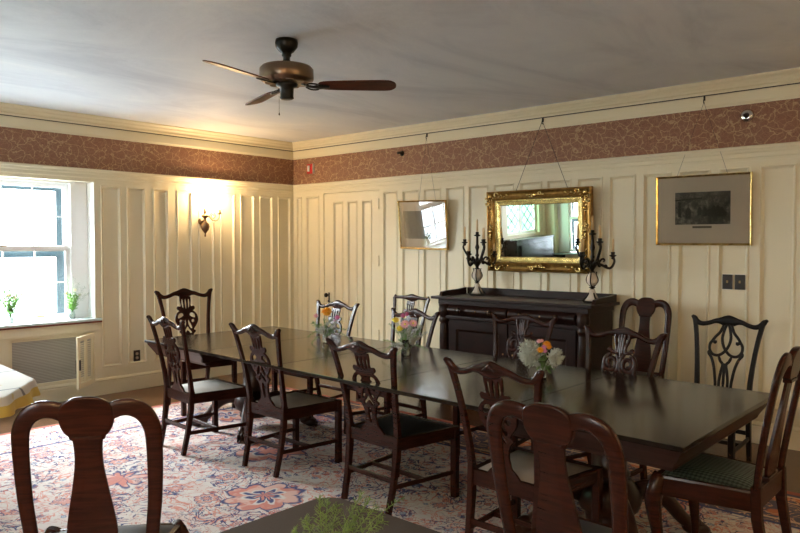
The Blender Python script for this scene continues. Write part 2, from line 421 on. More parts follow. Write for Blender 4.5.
def wains(bm,T,u0,u1,z0,z1,panels,pz0,pz1):
    """face of a panelled wall; T(u,z,d): d = projection into the room. frame face d=0, fields sunk"""
    def rect(a,b,c,d_,dep): quad(bm,[T(a,c,dep),T(b,c,dep),T(b,d_,dep),T(a,d_,dep)])
    panels=sorted(p for p in panels if p[0]>=u0 and p[1]<=u1)
    rect(u0,u1,z0,pz0,0); rect(u0,u1,pz1,z1,0)
    cur=u0
    for a,b in panels:
        if a>cur: rect(cur,a,pz0,pz1,0)
        cur=b
        rings=[]
        for ins,d in ((0,0),(.004,.007),(.012,.008),(.020,-.004),(.030,-.014)):
            rings.append([bm.verts.new(T(*p)) for p in ((a+ins,pz0+ins,d),(b-ins,pz0+ins,d),(b-ins,pz1-ins,d),(a+ins,pz1-ins,d))])
        for p,q in zip(rings,rings[1:]):
            for i in range(4): bm.faces.new((p[i],p[(i+1)%4],q[(i+1)%4],q[i]))
        bm.faces.new(rings[-1])
    if cur<u1: rect(cur,u1,pz0,pz1,0)
PZ0,PZ1=.275,2.135
Lp=[(3.386,3.603),(3.664,3.877),(3.964,4.148),(4.246,4.441),(4.520,4.730),(4.81,5.012),(5.09,5.296),(5.375,5.577),(5.656,5.86)]
Bp=[(-7.03,-6.925),(-6.842,-6.60),(-5.524,-5.305),(-5.235,-4.990),(-4.930,-4.690),(-4.630,-4.385),(-4.333,-4.086),(-4.030,-3.780),(-3.724,-3.476),(-3.425,-3.169),(-3.113,-2.862),(-2.805,-2.560),(-2.500,-2.255),(-2.198,-1.940),(-1.882,-1.650),(-1.578,-1.327)]
u=-1.26
while u<1.9: Bp.append((u,u+.25)); u+=.305
# left wall with window openings (T: u=y)
TL=lambda u,z,d:(LX+d,u,z)
bm=B()
WY0,WY1,WZ0,WZ1=1.62,3.323,.775,2.165        # opening of window_1
WN0,WN1,WNZ=-1.02,.23,1.25                    # leaded window
wains(bm,TL,WY1,BY,0,H,Lp,PZ0,PZ1)
def plain(T,u0,u1,z0,z1,bm): quad(bm,[T(u0,z0,0),T(u1,z0,0),T(u1,z1,0),T(u0,z1,0)])
RC0,RC1,RZ0,RZ1=2.50,3.285,.165,.635          # radiator recess
plain(TL,WY0,WY1,WZ1,H,bm); plain(TL,WY0,WY1,RZ1,WZ0,bm); plain(TL,WY0,WY1,0,RZ0,bm); plain(TL,RC1,WY1,RZ0,RZ1,bm); plain(TL,2.42,RC0,RZ0,RZ1,bm); plain(TL,WY0,1.64,RZ0,RZ1,bm)
wains(bm,TL,WN1,WY0,0,H,[(.42,.66),(.72,.96),(1.02,1.26),(1.32,1.56)],PZ0,PZ1)
plain(TL,WN0,WN1,2.2,H,bm); plain(TL,WN0,WN1,0,WNZ,bm); wains(bm,TL,FY,WN0,0,H,[(-1.24,-1.06)],PZ0,PZ1)
# reveals
def reveal(bm,T,u0,u1,z0,z1,dep):
    for (a,b,c,d) in (((u0,z0),(u1,z0),0,0),((u1,z0),(u1,z1),0,0),((u1,z1),(u0,z1),0,0),((u0,z1),(u0,z0),0,0)):
        quad(bm,[T(a[0],a[1],0),T(b[0],b[1],0),T(b[0],b[1],-dep),T(a[0],a[1],-dep)])
reveal(bm,TL,WY0,WY1,WZ0,WZ1,.24); reveal(bm,TL,WN0,WN1,WNZ,2.2,.15)
reveal(bm,TL,RC0,RC1,RZ0,RZ1,.12); reveal(bm,TL,1.64,2.42,RZ0,RZ1,.12)
quad(bm,[TL(RC0,RZ0,-.12),TL(RC1,RZ0,-.12),TL(RC1,RZ1,-.12),TL(RC0,RZ1,-.12)]); quad(bm,[TL(1.64,RZ0,-.12),TL(2.42,RZ0,-.12),TL(2.42,RZ1,-.12),TL(1.64,RZ1,-.12)])
struct('wall_left',bm,M['paint'])
# back wall with door opening
TB=lambda u,z,d:(u,BY-d,z)
D0,D1,DZ=-6.520,-5.580,2.160
bm=B()
wains(bm,TB,LX,D0,0,H,Bp,PZ0,PZ1); wains(bm,TB,D1,RX,0,H,Bp,PZ0,PZ1)
quad(bm,[TB(D0,DZ,0),TB(D1,DZ,0),TB(D1,H,0),TB(D0,H,0)])
reveal(bm,TB,D0,D1,0,DZ,.05)
quad(bm,[TB(D0,0,-.05),TB(D1,0,-.05),TB(D1,DZ,-.05),TB(D0,DZ,-.05)])
struct('wall_back',bm,M['paint'])
# front and right walls
TF=lambda u,z,d:(u,FY+d,z)
FW=[(-6.90,-5.70,.80,2.15),(-2.55,-1.25,.80,2.15)]
bm=B(); cur=LX
for a,b,c,d in FW:
    ps=[]; u=cur+.08
    while u+.25<a-.03: ps.append((u,u+.25)); u+=.305
    wains(bm,TF,cur,a,0,H,ps,PZ0,PZ1); plain(TF,a,b,0,c,bm); plain(TF,a,b,d,H,bm); reveal(bm,TF,a,b,c,d,.22); cur=b
ps=[]; u=cur+.08
while u+.25<RX-.03: ps.append((u,u+.25)); u+=.305
wains(bm,TF,cur,RX,0,H,ps,PZ0,PZ1); struct('wall_front',bm,M['paint'])
TR=lambda u,z,d:(RX-d,u,z)
bm=B(); ps=[]; u=FY+.08
while u+.25<BY-.03: ps.append((u,u+.25)); u+=.305
wains(bm,TR,FY,BY,0,H,ps,PZ0,PZ1); struct('wall_right',bm,M['paint'])

# mouldings: profile (d,z) run along a wall
def run(bm,T,u0,u1,prof,m0=0,m1=0):
    n=len(prof)
    a=[bm.verts.new(T(u0+m0*d,z,d)) for d,z in prof]; b=[bm.verts.new(T(u1-m1*d,z,d)) for d,z in prof]
    for i in range(n-1): bm.faces.new((a[i],b[i],b[i+1],a[i+1]))
    bm.faces.new(a); bm.faces.new(b)
WL=dict(left=(TL,FY,BY),back=(TB,LX,RX),front=(TF,LX,RX),right=(TR,FY,BY))
crown=[(0,2.725),(.018,2.725),(.020,2.735),(.034,2.737),(.034,2.744),(.030,2.752),(.038,2.765),(.055,2.776),(.062,2.79),(.075,2.795),(.09,2.808),(.092,2.8195),(0,2.8195)]
fascia=[(0,2.614),(.012,2.614),(.014,2.628),(.020,2.634),(.020,2.712),(.012,2.718),(0,2.718)]
cap=[(0,2.178),(.010,2.178),(.012,2.20),(.020,2.205),(.020,2.235),(.030,2.245),(.034,2.262),(.044,2.268),(.046,2.284),(.036,2.291),(0,2.291)]
base=[(0,.001),(.022,.001),(.022,.13),(.018,.138),(.024,.148),(.018,.160),(.010,.168),(0,.170)]
i=0
for k,(T,a,b) in WL.items():
    i+=1
    bm=B(); run(bm,T,a,b,crown,1,1); run(bm,T,a,b,fascia,1,1); run(bm,T,a,b,[(0,2.716),(.006,2.716),(.006,2.727),(0,2.727)])
    for f in bm.faces:
        if 2.714<f.calc_center_median().z<2.7275 and all(2.7155<v.co.z<2.7275 for v in f.verts): f.material_index=1
    o=struct('trim_%d'%i,bm,[M['paint'],M['iron']])
    bm=B(); run(bm,T,a,b,cap,1,1); struct('trim_%d'%(i+4),bm,M['paint'])
    bm=B(); quad(bm,[T(a,2.28,.004),T(b,2.28,.004),T(b,2.62,.004),T(a,2.62,.004)]); struct('trim_%d'%(i+8),bm,M['paper'])
    bm=B()
    if k=='back': run(bm,T,a,D0,base,1,0); run(bm,T,D1,b,base,0,1)
    else: run(bm,T,a,b,base,1,1)
    struct('baseboard_'+k,bm,M['paint'])
# door
d=thing('door_1'); d['kind']='structure'
bm=B(); TD=lambda u,z,dd:(u,BY-dd+.004,z)
wains(bm,TD,D0+.007,D1-.007,.01,DZ-.007,[(-6.354,-6.180),(-6.108,-5.940),(-5.866,-5.705)],.275,2.05)
box(bm,D0+.007,D1-.007,BY+.026,BY+.045,.01,DZ-.007)
link('door_leaf',bm,M['paint'],d)
bm=B(); box(bm,-6.436,-6.414,BY-.003,BY-.0,.82,.95,.001)
lathe(bm,[(.009,0),(.009,.03),(.022,.034),(.028,.045),(.024,.06),(.008,.066)],14,mat=Matrix.Translation((-6.425,BY-.004,.92))@Matrix.Rotation(R(90),4,'X'))
lathe(bm,[(.010,0),(.010,.012)],12,mat=Matrix.Translation((-6.425,BY-.004,.845))@Matrix.Rotation(R(90),4,'X'))
link('door_knob',bm,M['dark_bronze'],d,smooth=False)
for z in (1.35,2.0,.5):
    bm=B(); cyl(bm,(D1-.004,BY-.008,z-.06),(D1-.004,BY-.008,z+.06),.006,n=10); link('hinge',bm,M['paint'],d)

# ---------------------------------------------------------------- windows
def sash(bm,T,u0,u1,z0,z1,d,cols,rows,st=.045,th=.03,mu=.012):
    def bx(a,b,c,e,hh=th):
        p=[T(a,c,d-hh/2),T(b,e,d+hh/2)]; box(bm,min(p[0][0],p[1][0]),max(p[0][0],p[1][0]),min(p[0][1],p[1][1]),max(p[0][1],p[1][1]),c,e)
    bx(u0,u0+st,z0,z1); bx(u1-st,u1,z0,z1); bx(u0+st,u1-st,z0,z0+st); bx(u0+st,u1-st,z1-st,z1)
    for i in range(1,cols): x=u0+st+(u1-u0-2*st)*i/cols; bx(x-mu/2,x+mu/2,z0+st,z1-st,th*.7)
    for i in range(1,rows): z=z0+st+(z1-z0-2*st)*i/rows; bx(u0+st,u1-st,z-mu/2,z+mu/2,th*.6)
def hung_window(idx,T,a,b,z0,z1,g0,g1,cols,storm=True,sill=True,zb=None,off=0):
    w=thing('window_%d'%idx); w['kind']='structure'
    mid=1.495; zt=z1-.02; zb=zb or z0+.02
    def bxT(bm,u0,u1,c,e,d0,d1,mi=0):
        p=[T(u0,c,d0),T(u1,e,d1)]; box(bm,min(p[0][0],p[1][0]),max(p[0][0],p[1][0]),min(p[0][1],p[1][1]),max(p[0][1],p[1][1]),c,e,mi=mi)
    bm=B(); D=-.175
    bxT(bm,g0-.05,g0,z0,z1,D-.06,D+.045); bxT(bm,g1,g1+.05,z0,z1,D-.06,D+.045)
    bxT(bm,a+.001,g0-.05,z0,z1,D-.02,D+.02); bxT(bm,g1+.05,b-.001,z0,z1,D-.02,D+.02)
    bxT(bm,g0,g1,zt,z1-.001,D-.06,D+.045)
    link('window_frame',bm,M['white_paint'],w)
    bm=B(); sash(bm,T,g0+.001,g1-.001,mid-.015,zt-.001,D-.025,cols,2); link('upper_sash',bm,M['white_paint'],w)
    bm=B(); sash(bm,T,g0+.001,g1-.001,zb,mid+.02,D+.012,cols,2); link('lower_sash',bm,M['white_paint'],w)
    bm=B(); cx=(g0+g1)/2
    for uu in ((g1-.30),): 
        bxT(bm,uu-.035,uu+.035,zb+.03,zb+.04,D+.03,D+.05); 
    bxT(bm,cx-.03,cx+.03,mid+.02,mid+.032,D-.01,D+.02); link('sash_lock',bm,M['brass'],w)
    bm=B(); quad(bm,[T(g0+.03,mid,D-.025),T(g1-.03,mid,D-.025),T(g1-.03,zt-.03,D-.025),T(g0+.03,zt-.03,D-.025)])
    quad(bm,[T(g0+.03,zb+.03,D+.012),T(g1-.03,zb+.03,D+.012),T(g1-.03,mid,D+.012),T(g0+.03,mid,D+.012)])
    link('pane',bm,M['pane'],w)
    if storm:
        bm=B(); dd=D-.10
        bxT(bm,g0-.01,g0+.055,zb,zt,dd-.01,dd+.01); bxT(bm,g1-.085,g1+.01,zb,zt,dd-.01,dd+.01)
        bxT(bm,g0+.055,g1-.085,zt-.075,zt,dd-.01,dd+.01); bxT(bm,g0+.055,g1-.085,zb,zb+.05,dd-.01,dd+.01); bxT(bm,g0+.055,g1-.085,mid-.085,mid-.02,dd-.01,dd+.01)
        link('storm_frame',bm,M['storm'],w)
    return w
w1=hung_window(1,TL,WY0,WY1,WZ0,WZ1,1.90,3.14,4,zb=.80)
for yy in (WY1-.006,WY0+.002): bm=B(); box(bm,LX-.15,LX-.001,yy,yy+.004,WZ0+.016,WZ1-.004); link('added_bright_jamb',bm,M['white_paint'],w1)  # white boards added so the reveals look blown out by daylight
bm=B(); box(bm,LX-.245,LX+.055,WY0-.03,WY1+.045,.765,.790,.006); link('sill',bm,M['sill'],w1)
bm=B(); box(bm,LX-.0,LX+.052,WY0-.028,WY1+.043,.748,.7645,.004); link('sill_edge',bm,M['sill_edge'],w1)
bm=B(); box(bm,LX-.0,LX+.03,WY0,WY1+.02,.66,.7475,.006); link('apron',bm,M['paint'],w1)
w3=hung_window(3,TF,*FW[0],-6.66,-5.90,3)
bm=B(); box(bm,-6.95,-5.65,FY-.22,FY+.05,.775,.80,.005); link('sill',bm,M['sill'],w3)
w4=hung_window(4,TF,*FW[1],-2.35,-1.45,3)
bm=B(); box(bm,-2.6,-1.2,FY-.22,FY+.05,.775,.80,.005); link('sill',bm,M['sill'],w4)
# leaded casement pair
w2=thing('window_2'); w2['kind']='structure'
for a,b in ((WN0,-.395),(-.395,WN1)):
    bm=B(); sash(bm,TL,a+.001,b-.001,WNZ,2.199,-.09,1,1,st=.05); link('casement',bm,M['white_paint'],w2)
    bm=B(); X0,X1,Z0,Z1=a+.05,b-.05,WNZ+.05,2.15; x=LX-.09
    n=2; dw=(X1-X0)/n; dh=(Z1-Z0)/4
    for i in range(-4,n+1):
        for s in (1,-1):
            p=[]; 
            for k in range(0,81):
                t=k/80; z=Z0+(Z1-Z0)*t; uu=(X0+dw*(i+4*t)) if s>0 else (X0+dw*(i+4*(1-t)))
                if X0<=uu<=X1: p.append((x,uu,z))
            if len(p)>2: cyl(bm,p[0],p[-1],.008,n=6)
    link('lead_came',bm,M['lead'],w2)
    bm=B(); quad(bm,[TL(X0,Z0,-.09),TL(X1,Z0,-.09),TL(X1,Z1,-.09),TL(X0,Z1,-.09)]); link('pane',bm,M['green_pane'],w2)

# radiator grilles and louvred door
rc=thing('radiator_cabinet',(LX,2.9,.165),label='painted radiator cabinet with grey grille and open door under the window',cat='radiator cabinet')
bm=B(); box(bm,-.045,-.032,RC0-2.9+.02,RC1-2.9-.003,.03,.455); link('grille',bm,M['grille'],rc)
bm=B()
for (a,b,c,e) in ((RC0-2.9+.002,RC0-2.9+.03,.0,.47),(RC0-2.9+.03,RC1-2.9-.002,.45,.468),(RC0-2.9+.03,RC1-2.9-.002,.002,.035)): box(bm,-.030,-.008,a,b,c,e,.003)
link('frame',bm,M['paint'],rc)
# door hinged on the right side of the recess, swung out
hd=bpy.data.objects.new('louvred_door',None)
bm=B(); wd,hh=.37,.50
for (a,b,c,e) in ((0,.045,0,hh),(wd-.045,wd,0,hh),(.045,wd-.045,0,.045),(.045,wd-.045,hh-.045,hh),(wd/2-.015,wd/2+.015,.045,hh-.045)): box(bm,a,b,-.011,.011,c,e,.003)
z=.06
while z<hh-.06:
    for a,b in ((.045,wd/2-.015),(wd/2+.015,wd-.045)): box(bm,a,b,-.009,.009,-.002,.002,mat=Matrix.Translation((0,0,z))@Matrix.Rotation(R(40),4,'X'))
    z+=.0205
dr=link('louvred_door',bm,M['paint'],rc); dr.location=(.026,RC1-2.9+.0,-.02)
dr.rotation_euler=(0,0,R(-48))
bm=B(); box(bm,wd-.03,wd-.012,.011,.022,.18,.28,.002); box(bm,wd-.028,wd-.01,-.022,-.011,.15,.28,.002); lathe(bm,[(.006,0),(.012,.02),(.003,.026)],10,mat=Matrix.Translation((wd-.06,-.011,.24))@Matrix.Rotation(R(90),4,'X'))
link('latch',bm,M['black'],dr)
rc2=tag(link('radiator_grille',(lambda b:(box(b,LX-.07,LX-.055,1.66,2.40,.19,.62),b)[1])(B()),M['grille']),'second grey radiator grille at the photo edge, left of the louvred door','radiator grille')

# ---------------------------------------------------------------- rug
bm=B(); box(bm,-3.60,3.60,-2.60,2.60,0,.010,.004)
o=link('rug',bm,M['rug'],loc=(-2.58,2.25,.0005)); tag(o,'large cream, red and navy patterned oriental rug under the dining table','rug')
RZ=.0115

# ---------------------------------------------------------------- dining table
TZ=.745; TANG=R(-2.67); TC=(-3.25,3.546); TLn,TWd=4.50,1.338
tb=thing('dining_table',(*TC,RZ),TANG,'long dark glossy mahogany dining table on carved pedestals','dining table')
zt=TZ-RZ; nl=5
for i in range(nl):
    a=-TLn/2+TLn*i/nl; b=a+TLn/nl
    bm=B(); box(bm,a+.0006,b-.0006,-TWd/2,TWd/2,zt-.022,zt,.004); link('table_leaf',bm,M['table'],tb)
for sg in (-1,1):
    bm=B(); xa,xb=TLn/2-.86,TLn/2
    for (ins0,z0,ins1,z1) in ((.012,zt-.0225,.026,zt-.050),(.026,zt-.050,.065,zt-.110),(.065,zt-.110,.070,zt-.125),(.070,zt-.125,.10,zt-.125),(.10,zt-.125,.10,zt-.0225)):
        def rr(ins,z): b_=TWd/2-ins; return [(sg*xa,-b_,z),(sg*(xb-ins),-b_,z),(sg*(xb-ins),b_,z),(sg*xa,b_,z)]
        p=[bm.verts.new(q) for q in rr(ins0,z0)]; q=[bm.verts.new(w) for w in rr(ins1,z1)]
        for i in range(3): bm.faces.new((p[i],p[(i+1)%4],q[(i+1)%4],q[i]))
    box(bm,min(sg*xa,sg*(xa+.02)),max(sg*xa,sg*(xa+.02)),-TWd/2+.04,TWd/2-.04,zt-.10,zt-.0225)
    link('apron',bm,M['table_edge'],tb)
bm=B()
bm.free()
for y in (-.3,.3): bm=B(); box(bm,-2.1,2.1,y-.03,y+.03,zt-.08,zt-.024); link('slide_rail',bm,M['table_edge'],tb)
for px in (-1.62,1.62):
    bm=B(); lathe(bm,[(.20,zt-.03),(.20,zt-.06),(.12,zt-.10),(.095,zt-.12),(.090,.36),(.105,.345),(.105,.33),(.09,.325),(.12,.30),(.155,.25),(.165,.20),(.15,.155),(.11,.13),(.12,.115),(.12,.09)],32,cx=px)
    link('pedestal',bm,M['table_edge'],tb,smooth=True)
    for k in range(4):
        an=PI/4+k*PI/2; c,s=math.cos(an),math.sin(an)
        bm=B(); P=lambda r,z:(px+c*r,s*r,z)
        sweep(bm,catmull([P(.10,.22),P(.20,.24),P(.30,.19),P(.38,.10),P(.43,.065)],5),[(.07+.0*i,.10-.002*i) for i in range(21)],(-s,c,0),12,2.6)
        for j in (-1,0,1,):
            ell(bm,(px+c*.475-s*.026*j,s*.475+c*.026*j,.035),(.050,.017,.034),10,rot=Matrix.Rotation(an,3,'Z'))
            ell(bm,(px+c*.52-s*.026*j,s*.52+c*.026*j,.016),(.014,.008,.014),8,rot=Matrix.Rotation(an,3,'Z'))
        ell(bm,P(.435,.06),(.055,.045,.05),12,rot=Matrix.Rotation(an,3,'Z'))
        tube(bm,[P(.13,.27),P(.20,.285),P(.22,.26),P(.20,.245),P(.185,.26)],[.014,.012,.010,.008,.006],8)
        link('paw_foot',bm,M['table_edge'],tb,smooth=True)

for ch in tb.children:  # the old table top has racked slightly out of square
    if ch.name.split('.')[0] in ('table_leaf','apron'):
        for v in ch.data.vertices: v.co.x-=.05*v.co.y

# ---------------------------------------------------------------- chairs
ZS=.44; HC=.97
def back(z):
    if z<=ZS: return 0
    t=(z-ZS)/(HC-ZS); return -.10*t**1.25
def lyre_splat():
    zb=ZS-.005; zt_=HC-.045; L=zt_-zb
    half=[(.040,1.0),(.040,.93),(.036,.86),(.040,.83),(.058,.835),(.066,.80),(.058,.765),(.050,.755),(.066,.72),(.080,.66),(.082,.58),(.070,.51),(.052,.45),(.046,.42),(.056,.405),(.058,.38),(.046,.35),(.036,.30),(.031,.22),(.034,.16),(.046,.11),(.066,.07),(.082,.03),(.092,0)]
    XS=1.36; r=catmull([(x*(XS if v>.12 else 1.1),v*L,0) for x,v in half],3); outl=[(p.x,p.y) for p in r]+[(-p.x,p.y) for p in reversed(r)]
    loops=[outl]
    def hole(pts,mirror=True):
        q=catmull([(x*XS,v*L,0) for x,v in pts],4,True); loops.append([(p.x,p.y) for p in q])
        if mirror: loops.append([(-p.x,p.y) for p in q])
    hole([(.026,.955),(.030,.90),(.026,.83),(.018,.80),(.017,.88),(.020,.95)])
    hole([(0,.965),(.006,.90),(.003,.80),(-.003,.80),(-.006,.90)],False)
    hole([(.032,.715),(.054,.70),(.063,.655),(.060,.625),(.045,.635),(.030,.655),(.022,.68)])
    hole([(.046,.60),(.055,.575),(.047,.545),(.034,.555),(.034,.585)])
    hole([(.012,.60),(.018,.56),(.030,.50),(.036,.45),(.026,.44),(.012,.49),(.007,.55)])
    hole([(0,.475),(.016,.42),(.030,.375),(.022,.355),(.006,.395),(0,.41),(-.006,.395),(-.022,.355),(-.030,.375),(-.016,.42)],False)
    hole([(0,.33),(.010,.27),(.008,.17),(0,.12),(-.008,.17),(-.010,.27)],False)
    return outline_mesh(loops,.016,.003,lambda x,v,t:(x,back(zb+v)+t-.004,zb+v))
def strokes(bm,L,w=.017,th=.015,zb=.0):
    for s in L:
        for sg in ((1,-1) if any(abs(p[0])>.003 for p in s) else (1,)):
            pp=catmull([(sg*x,back(zb+z)-.004,zb+z) for x,z in s],5)
            n=len(pp); sweep(bm,pp,[(th,w*(1 if 2<i<n-3 else .8)) for i in range(n)],(0,1,0),10,3.2)
def volute_splat():
    bm=B()
    strokes(bm,[[(.050,.955),(.044,.91),(.030,.87),(.032,.83)],[(.018,.955),(.014,.90),(.014,.83)],[(0,.955),(0,.90),(0,.80)]],.019,.018)
    sp=[]
    for k in range(24):
        a=R(80-k*24); r=.055*(1-k/32); sp.append((.060+r*math.cos(a)*.95,.768+r*math.sin(a)*1.05))
    strokes(bm,[sp],.026,.020)
    strokes(bm,[[(.088,.845),(.078,.858),(.062,.842),(.034,.835)],[(.028,.83),(.008,.79),(.006,.74),(.030,.70),(.05,.65),(.035,.57),(.030,.50),(.055,.455),(.075,.44)],
                [(.112,.765),(.102,.70),(.072,.655),(.045,.60),(.022,.56),(.014,.50),(.012,.445)]],.024,.018)
    box(bm,-.085,.085,-.012,.008,.435,.46,.003)
    return bm
def gothic_splat():
    bm=B()
    S_=[[(.028,.93),(.045,.88),(.075,.842),(.092,.815),(.108,.785),(.106,.745),(.080,.715),(.040,.715),(.004,.745),(-.020,.79),(-.028,.84),(-.018,.90),(-.006,.93)],
        [(.082,.835),(.088,.815),(.074,.800),(.070,.815)],
        [(.108,.742),(.112,.722),(.090,.69),(.070,.63),(.058,.56),(.052,.50),(.062,.465),(.085,.447),(.095,.455)],
        [(.045,.715),(.030,.675),(.012,.65),(.020,.60),(.028,.54),(.030,.49),(.045,.458)],
        [(0,.66),(.0,.60),(.0,.54),(.0,.49)]]
    strokes(bm,[[(x*1.13,z) for x,z in q] for q in S_],.021,.016)
    box(bm,-.10,.10,-.012,.010,.435,.455,.003)
    return bm
def crest_ears(bm,straight=False):
    if straight: pts=[(-.258,HC-.004,.042),(-.235,HC-.012,.034),(-.17,HC-.012,.030),(-.10,HC-.010,.036),(-.05,HC-.012,.060),(0,HC-.010,.075)]
    else: pts=[(-.275,HC+.004,.030),(-.262,HC-.006,.042),(-.238,HC-.030,.040),(-.20,HC-.042,.034),(-.15,HC-.034,.032),(-.105,HC-.018,.034),(-.070,HC-.014,.046),(-.035,HC-.014,.072),(0,HC-.012,.084)]
    full=pts+[(-x,z,h) for x,z,h in reversed(pts[:-1])]
    c=catmull([(x,z,h) for x,z,h in full],4)
    P=[(p.x,back(p.y)-.002-.02*max(0,1-abs(p.x)/.27)*.6,p.y) for p in c]
    sweep(bm,P,[(.028,p.z) for p in c],(0,1,0),12,2.3)
    for s in (-1,1):
        if not straight:
            ell(bm,(s*.276,back(HC)-.004,HC+.006),(.015,.018,.013),10)
    # shell / ruffle in the middle of the crest
    for k in range(-3,4):
        a=R(90-k*20); ell(bm,(math.cos(a)*.030,back(HC)-.026,HC-.022+math.sin(a)*.022),(.006,.006,.016),6,rot=Matrix.Rotation(-(PI/2-a),3,'Y'))
def ear_chair(splat,mw,seatm,straight=False,label=None):
    t=thing('dining_chair',label=label,cat='chair')
    bz=lambda s,L:[(s*x,y,z) for x,y,z in L]
    for s in (-1,1):
        bm=B(); post(bm,bz(s,[(.182,-.062,0),(.188,-.030,.15),(.194,-.006,.32),(.196,0,.455)]),[(.032,.032),(.034,.034),(.036,.040),(.036,.040)]); link('leg',bm,mw,t)
        bm=B(); zz=[.455,.55,.65,.75,.85,.92,HC-.012]; xx=[.196,.200,.208,.219,.234,.248,.260]
        post(bm,[(s*x,back(z),z) for x,z in zip(xx,zz)],[(.036,.034),(.034,.030),(.032,.027),(.031,.025),(.031,.024),(.033,.024),(.030,.024)]); link('back_post',bm,mw,t)
        bm=B(); post(bm,bz(s,[(.245,.435,0),(.245,.435,.44)]),(.042,.042)); link('leg',bm,mw,t)
    bm=B(); box(bm,-.18,.18,-.012,.014,.365,.440,.003)
    box(bm,-.228,.228,.424,.450,.365,.440,.003)
    for s in (-1,1): post(bm,[(s*.198,.01,.4025),(s*.247,.43,.4025)],(.024,.074))
    link('seat_rail',bm,mw,t)
    bm=B()
    # slip seat: domed trapezoid
    N=8; g=[]
    for j in range(N+1):
        row=[]
        for i in range(N+1):
            u=i/N*2-1; v=j/N; hw=.180+(.228-.180)*v; dome=(1-u**4)*(1-(2*v-1)**4)
            row.append(bm.verts.new((u*hw,.018+v*.405,.434+.026*dome)))
        g.append(row)
    for j in range(N):
        for i in range(N): bm.faces.new((g[j][i],g[j][i+1],g[j+1][i+1],g[j+1][i]))
    link('seat',bm,seatm,t,smooth=True)
    for s in (-1,1): bm=B(); post(bm,[(s*.190,-.03,.155),(s*.243,.42,.155)],(.016,.026)); link('side_stretcher',bm,mw,t)
    bm=B(); post(bm,[(-.218,.20,.155),(.218,.20,.155)],(.016,.026),(0,1,0)); link('cross_stretcher',bm,mw,t)
    bm=B(); post(bm,[(-.182,-.026,.19),(.182,-.026,.19)],(.016,.030),(0,1,0)); link('rear_stretcher',bm,mw,t)
    bm=B(); crest_ears(bm,straight); link('crest_rail',bm,mw,t)
    link('splat',splat,mw,t)
    return t
def hoop_chair(mw,seatm,label=None):
    t=thing('dining_chair',label=label,cat='chair')
    for s in (-1,1):
        bm=B(); post(bm,[(s*.165,-.075,0),(s*.170,-.035,.18),(s*.175,-.004,.34),(s*.176,0,.46)],[(.030,.030),(.034,.034),(.038,.042),(.040,.040)]); link('leg',bm,mw,t)
        bm=B() # cabriole front leg
        c,sn=s*.707,.707; Q=lambda r,z:(s*.205+c*r,.385+sn*r,z)
        sweep(bm,catmull([Q(.0,.44),Q(.022,.40),Q(.036,.34),Q(.024,.25),Q(.004,.15),Q(.0,.075),Q(.014,.035),Q(.020,.012),Q(.018,0)],3),
              [(x,x) for x in [.062,.066,.070,.074,.076,.076,.072,.066,.060,.054,.049,.044,.040,.037,.034,.032,.031,.032,.038,.05,.062,.070,.070,.06,.052]],(1,0,0),14,2.4); link('leg',bm,mw,t)
    # hoop frame: stiles + rounded shoulders up to the central lobe
    for s in (-1,1):
        bm=B(); Hh=HC
        path=[(.178,.455),(.188,.55),(.197,.64),(.201,.74),(.201,.82),(.196,.872),(.174,.914),(.138,.934),(.100,.934),(.066,.922)]
        wd_=[.044,.044,.046,.049,.052,.055,.056,.054,.052,.054]
        pp=catmull([(s*x,z,w) for (x,z),w in zip(path,wd_)],5)
        sweep(bm,[(p.x,back(p.y),p.y) for p in pp],[(.026,p.z) for p in pp],(0,1,0),12,3.0); link('back_post',bm,mw,t)
    half=[(0,.972),(.032,.970),(.060,.959),(.078,.940),(.083,.910),(.077,.878),(.064,.856),(.056,.850),(.053,.840),(.046,.836)]
    r=catmull([(x,z,0) for x,z in half],3); ol=[(p.x,p.y) for p in r]; ol=ol+[(-x,z) for x,z in reversed(ol[1:])]
    bm=outline_mesh([ol],.030,.006,lambda x,v,tt:(x,back(v)+tt-.002,v))
    box(bm,-.046,.046,back(.845)-.022,back(.845)+.012,.838,.850,.003)
    link('crest_rail',bm,mw,t)
    half=[(.046,.842),(.042,.80),(.044,.75),(.055,.68),(.070,.60),(.078,.54),(.072,.49),(.052,.46),(.048,.435)]
    r=catmull([(x,z,0) for x,z in half],4); ol=[(p.x,p.y) for p in r]+[(-p.x,p.y) for p in reversed(r)]
    # vase splat built as rows so that it can curve with the back
    bm=B(); rows=[]
    for p in r:
        rows.append([bm.verts.new((sx*p.x,back(p.y)+yy,p.y)) for sx,yy in ((-1,-.007),(-.33,-.010),(.33,-.010),(1,-.007),(1,.005),(.33,.006),(-.33,.006),(-1,.005))])
    for a,b in zip(rows,rows[1:]):
        for k in range(8): bm.faces.new((a[k],a[(k+1)%8],b[(k+1)%8],b[k]))
    bm.faces.new(rows[0]); bm.faces.new(rows[-1]); link('splat',bm,mw,t)
    bm=B(); box(bm,-.16,.16,-.014,.014,.375,.455,.003); box(bm,-.062,.062,-.018,.012,.452,.470,.003)
    # scalloped front and side rails
    for s in (-1,1): post(bm,[(s*.178,.01,.405),(s*.222,.38,.405)],(.024,.080))
    box(bm,-.20,.20,.388,.412,.370,.445,.004); link('seat_rail',bm,mw,t)
    bm=B(); N=10; g=[]
    for j in range(N+1):
        row=[]
        for i in range(N+1):
            u=i/N*2-1; v=j/N; hw=.162+(.212-.162)*v; dome=(1-u**4)*(1-(2*v-1)**4)
            row.append(bm.verts.new((u*hw,.016+v*.385,.440+.028*dome)))
        g.append(row)
    for j in range(N):
        for i in range(N): bm.faces.new((g[j][i],g[j][i+1],g[j+1][i+1],g[j+1][i]))
    link('seat',bm,seatm,t,smooth=True)
    return t
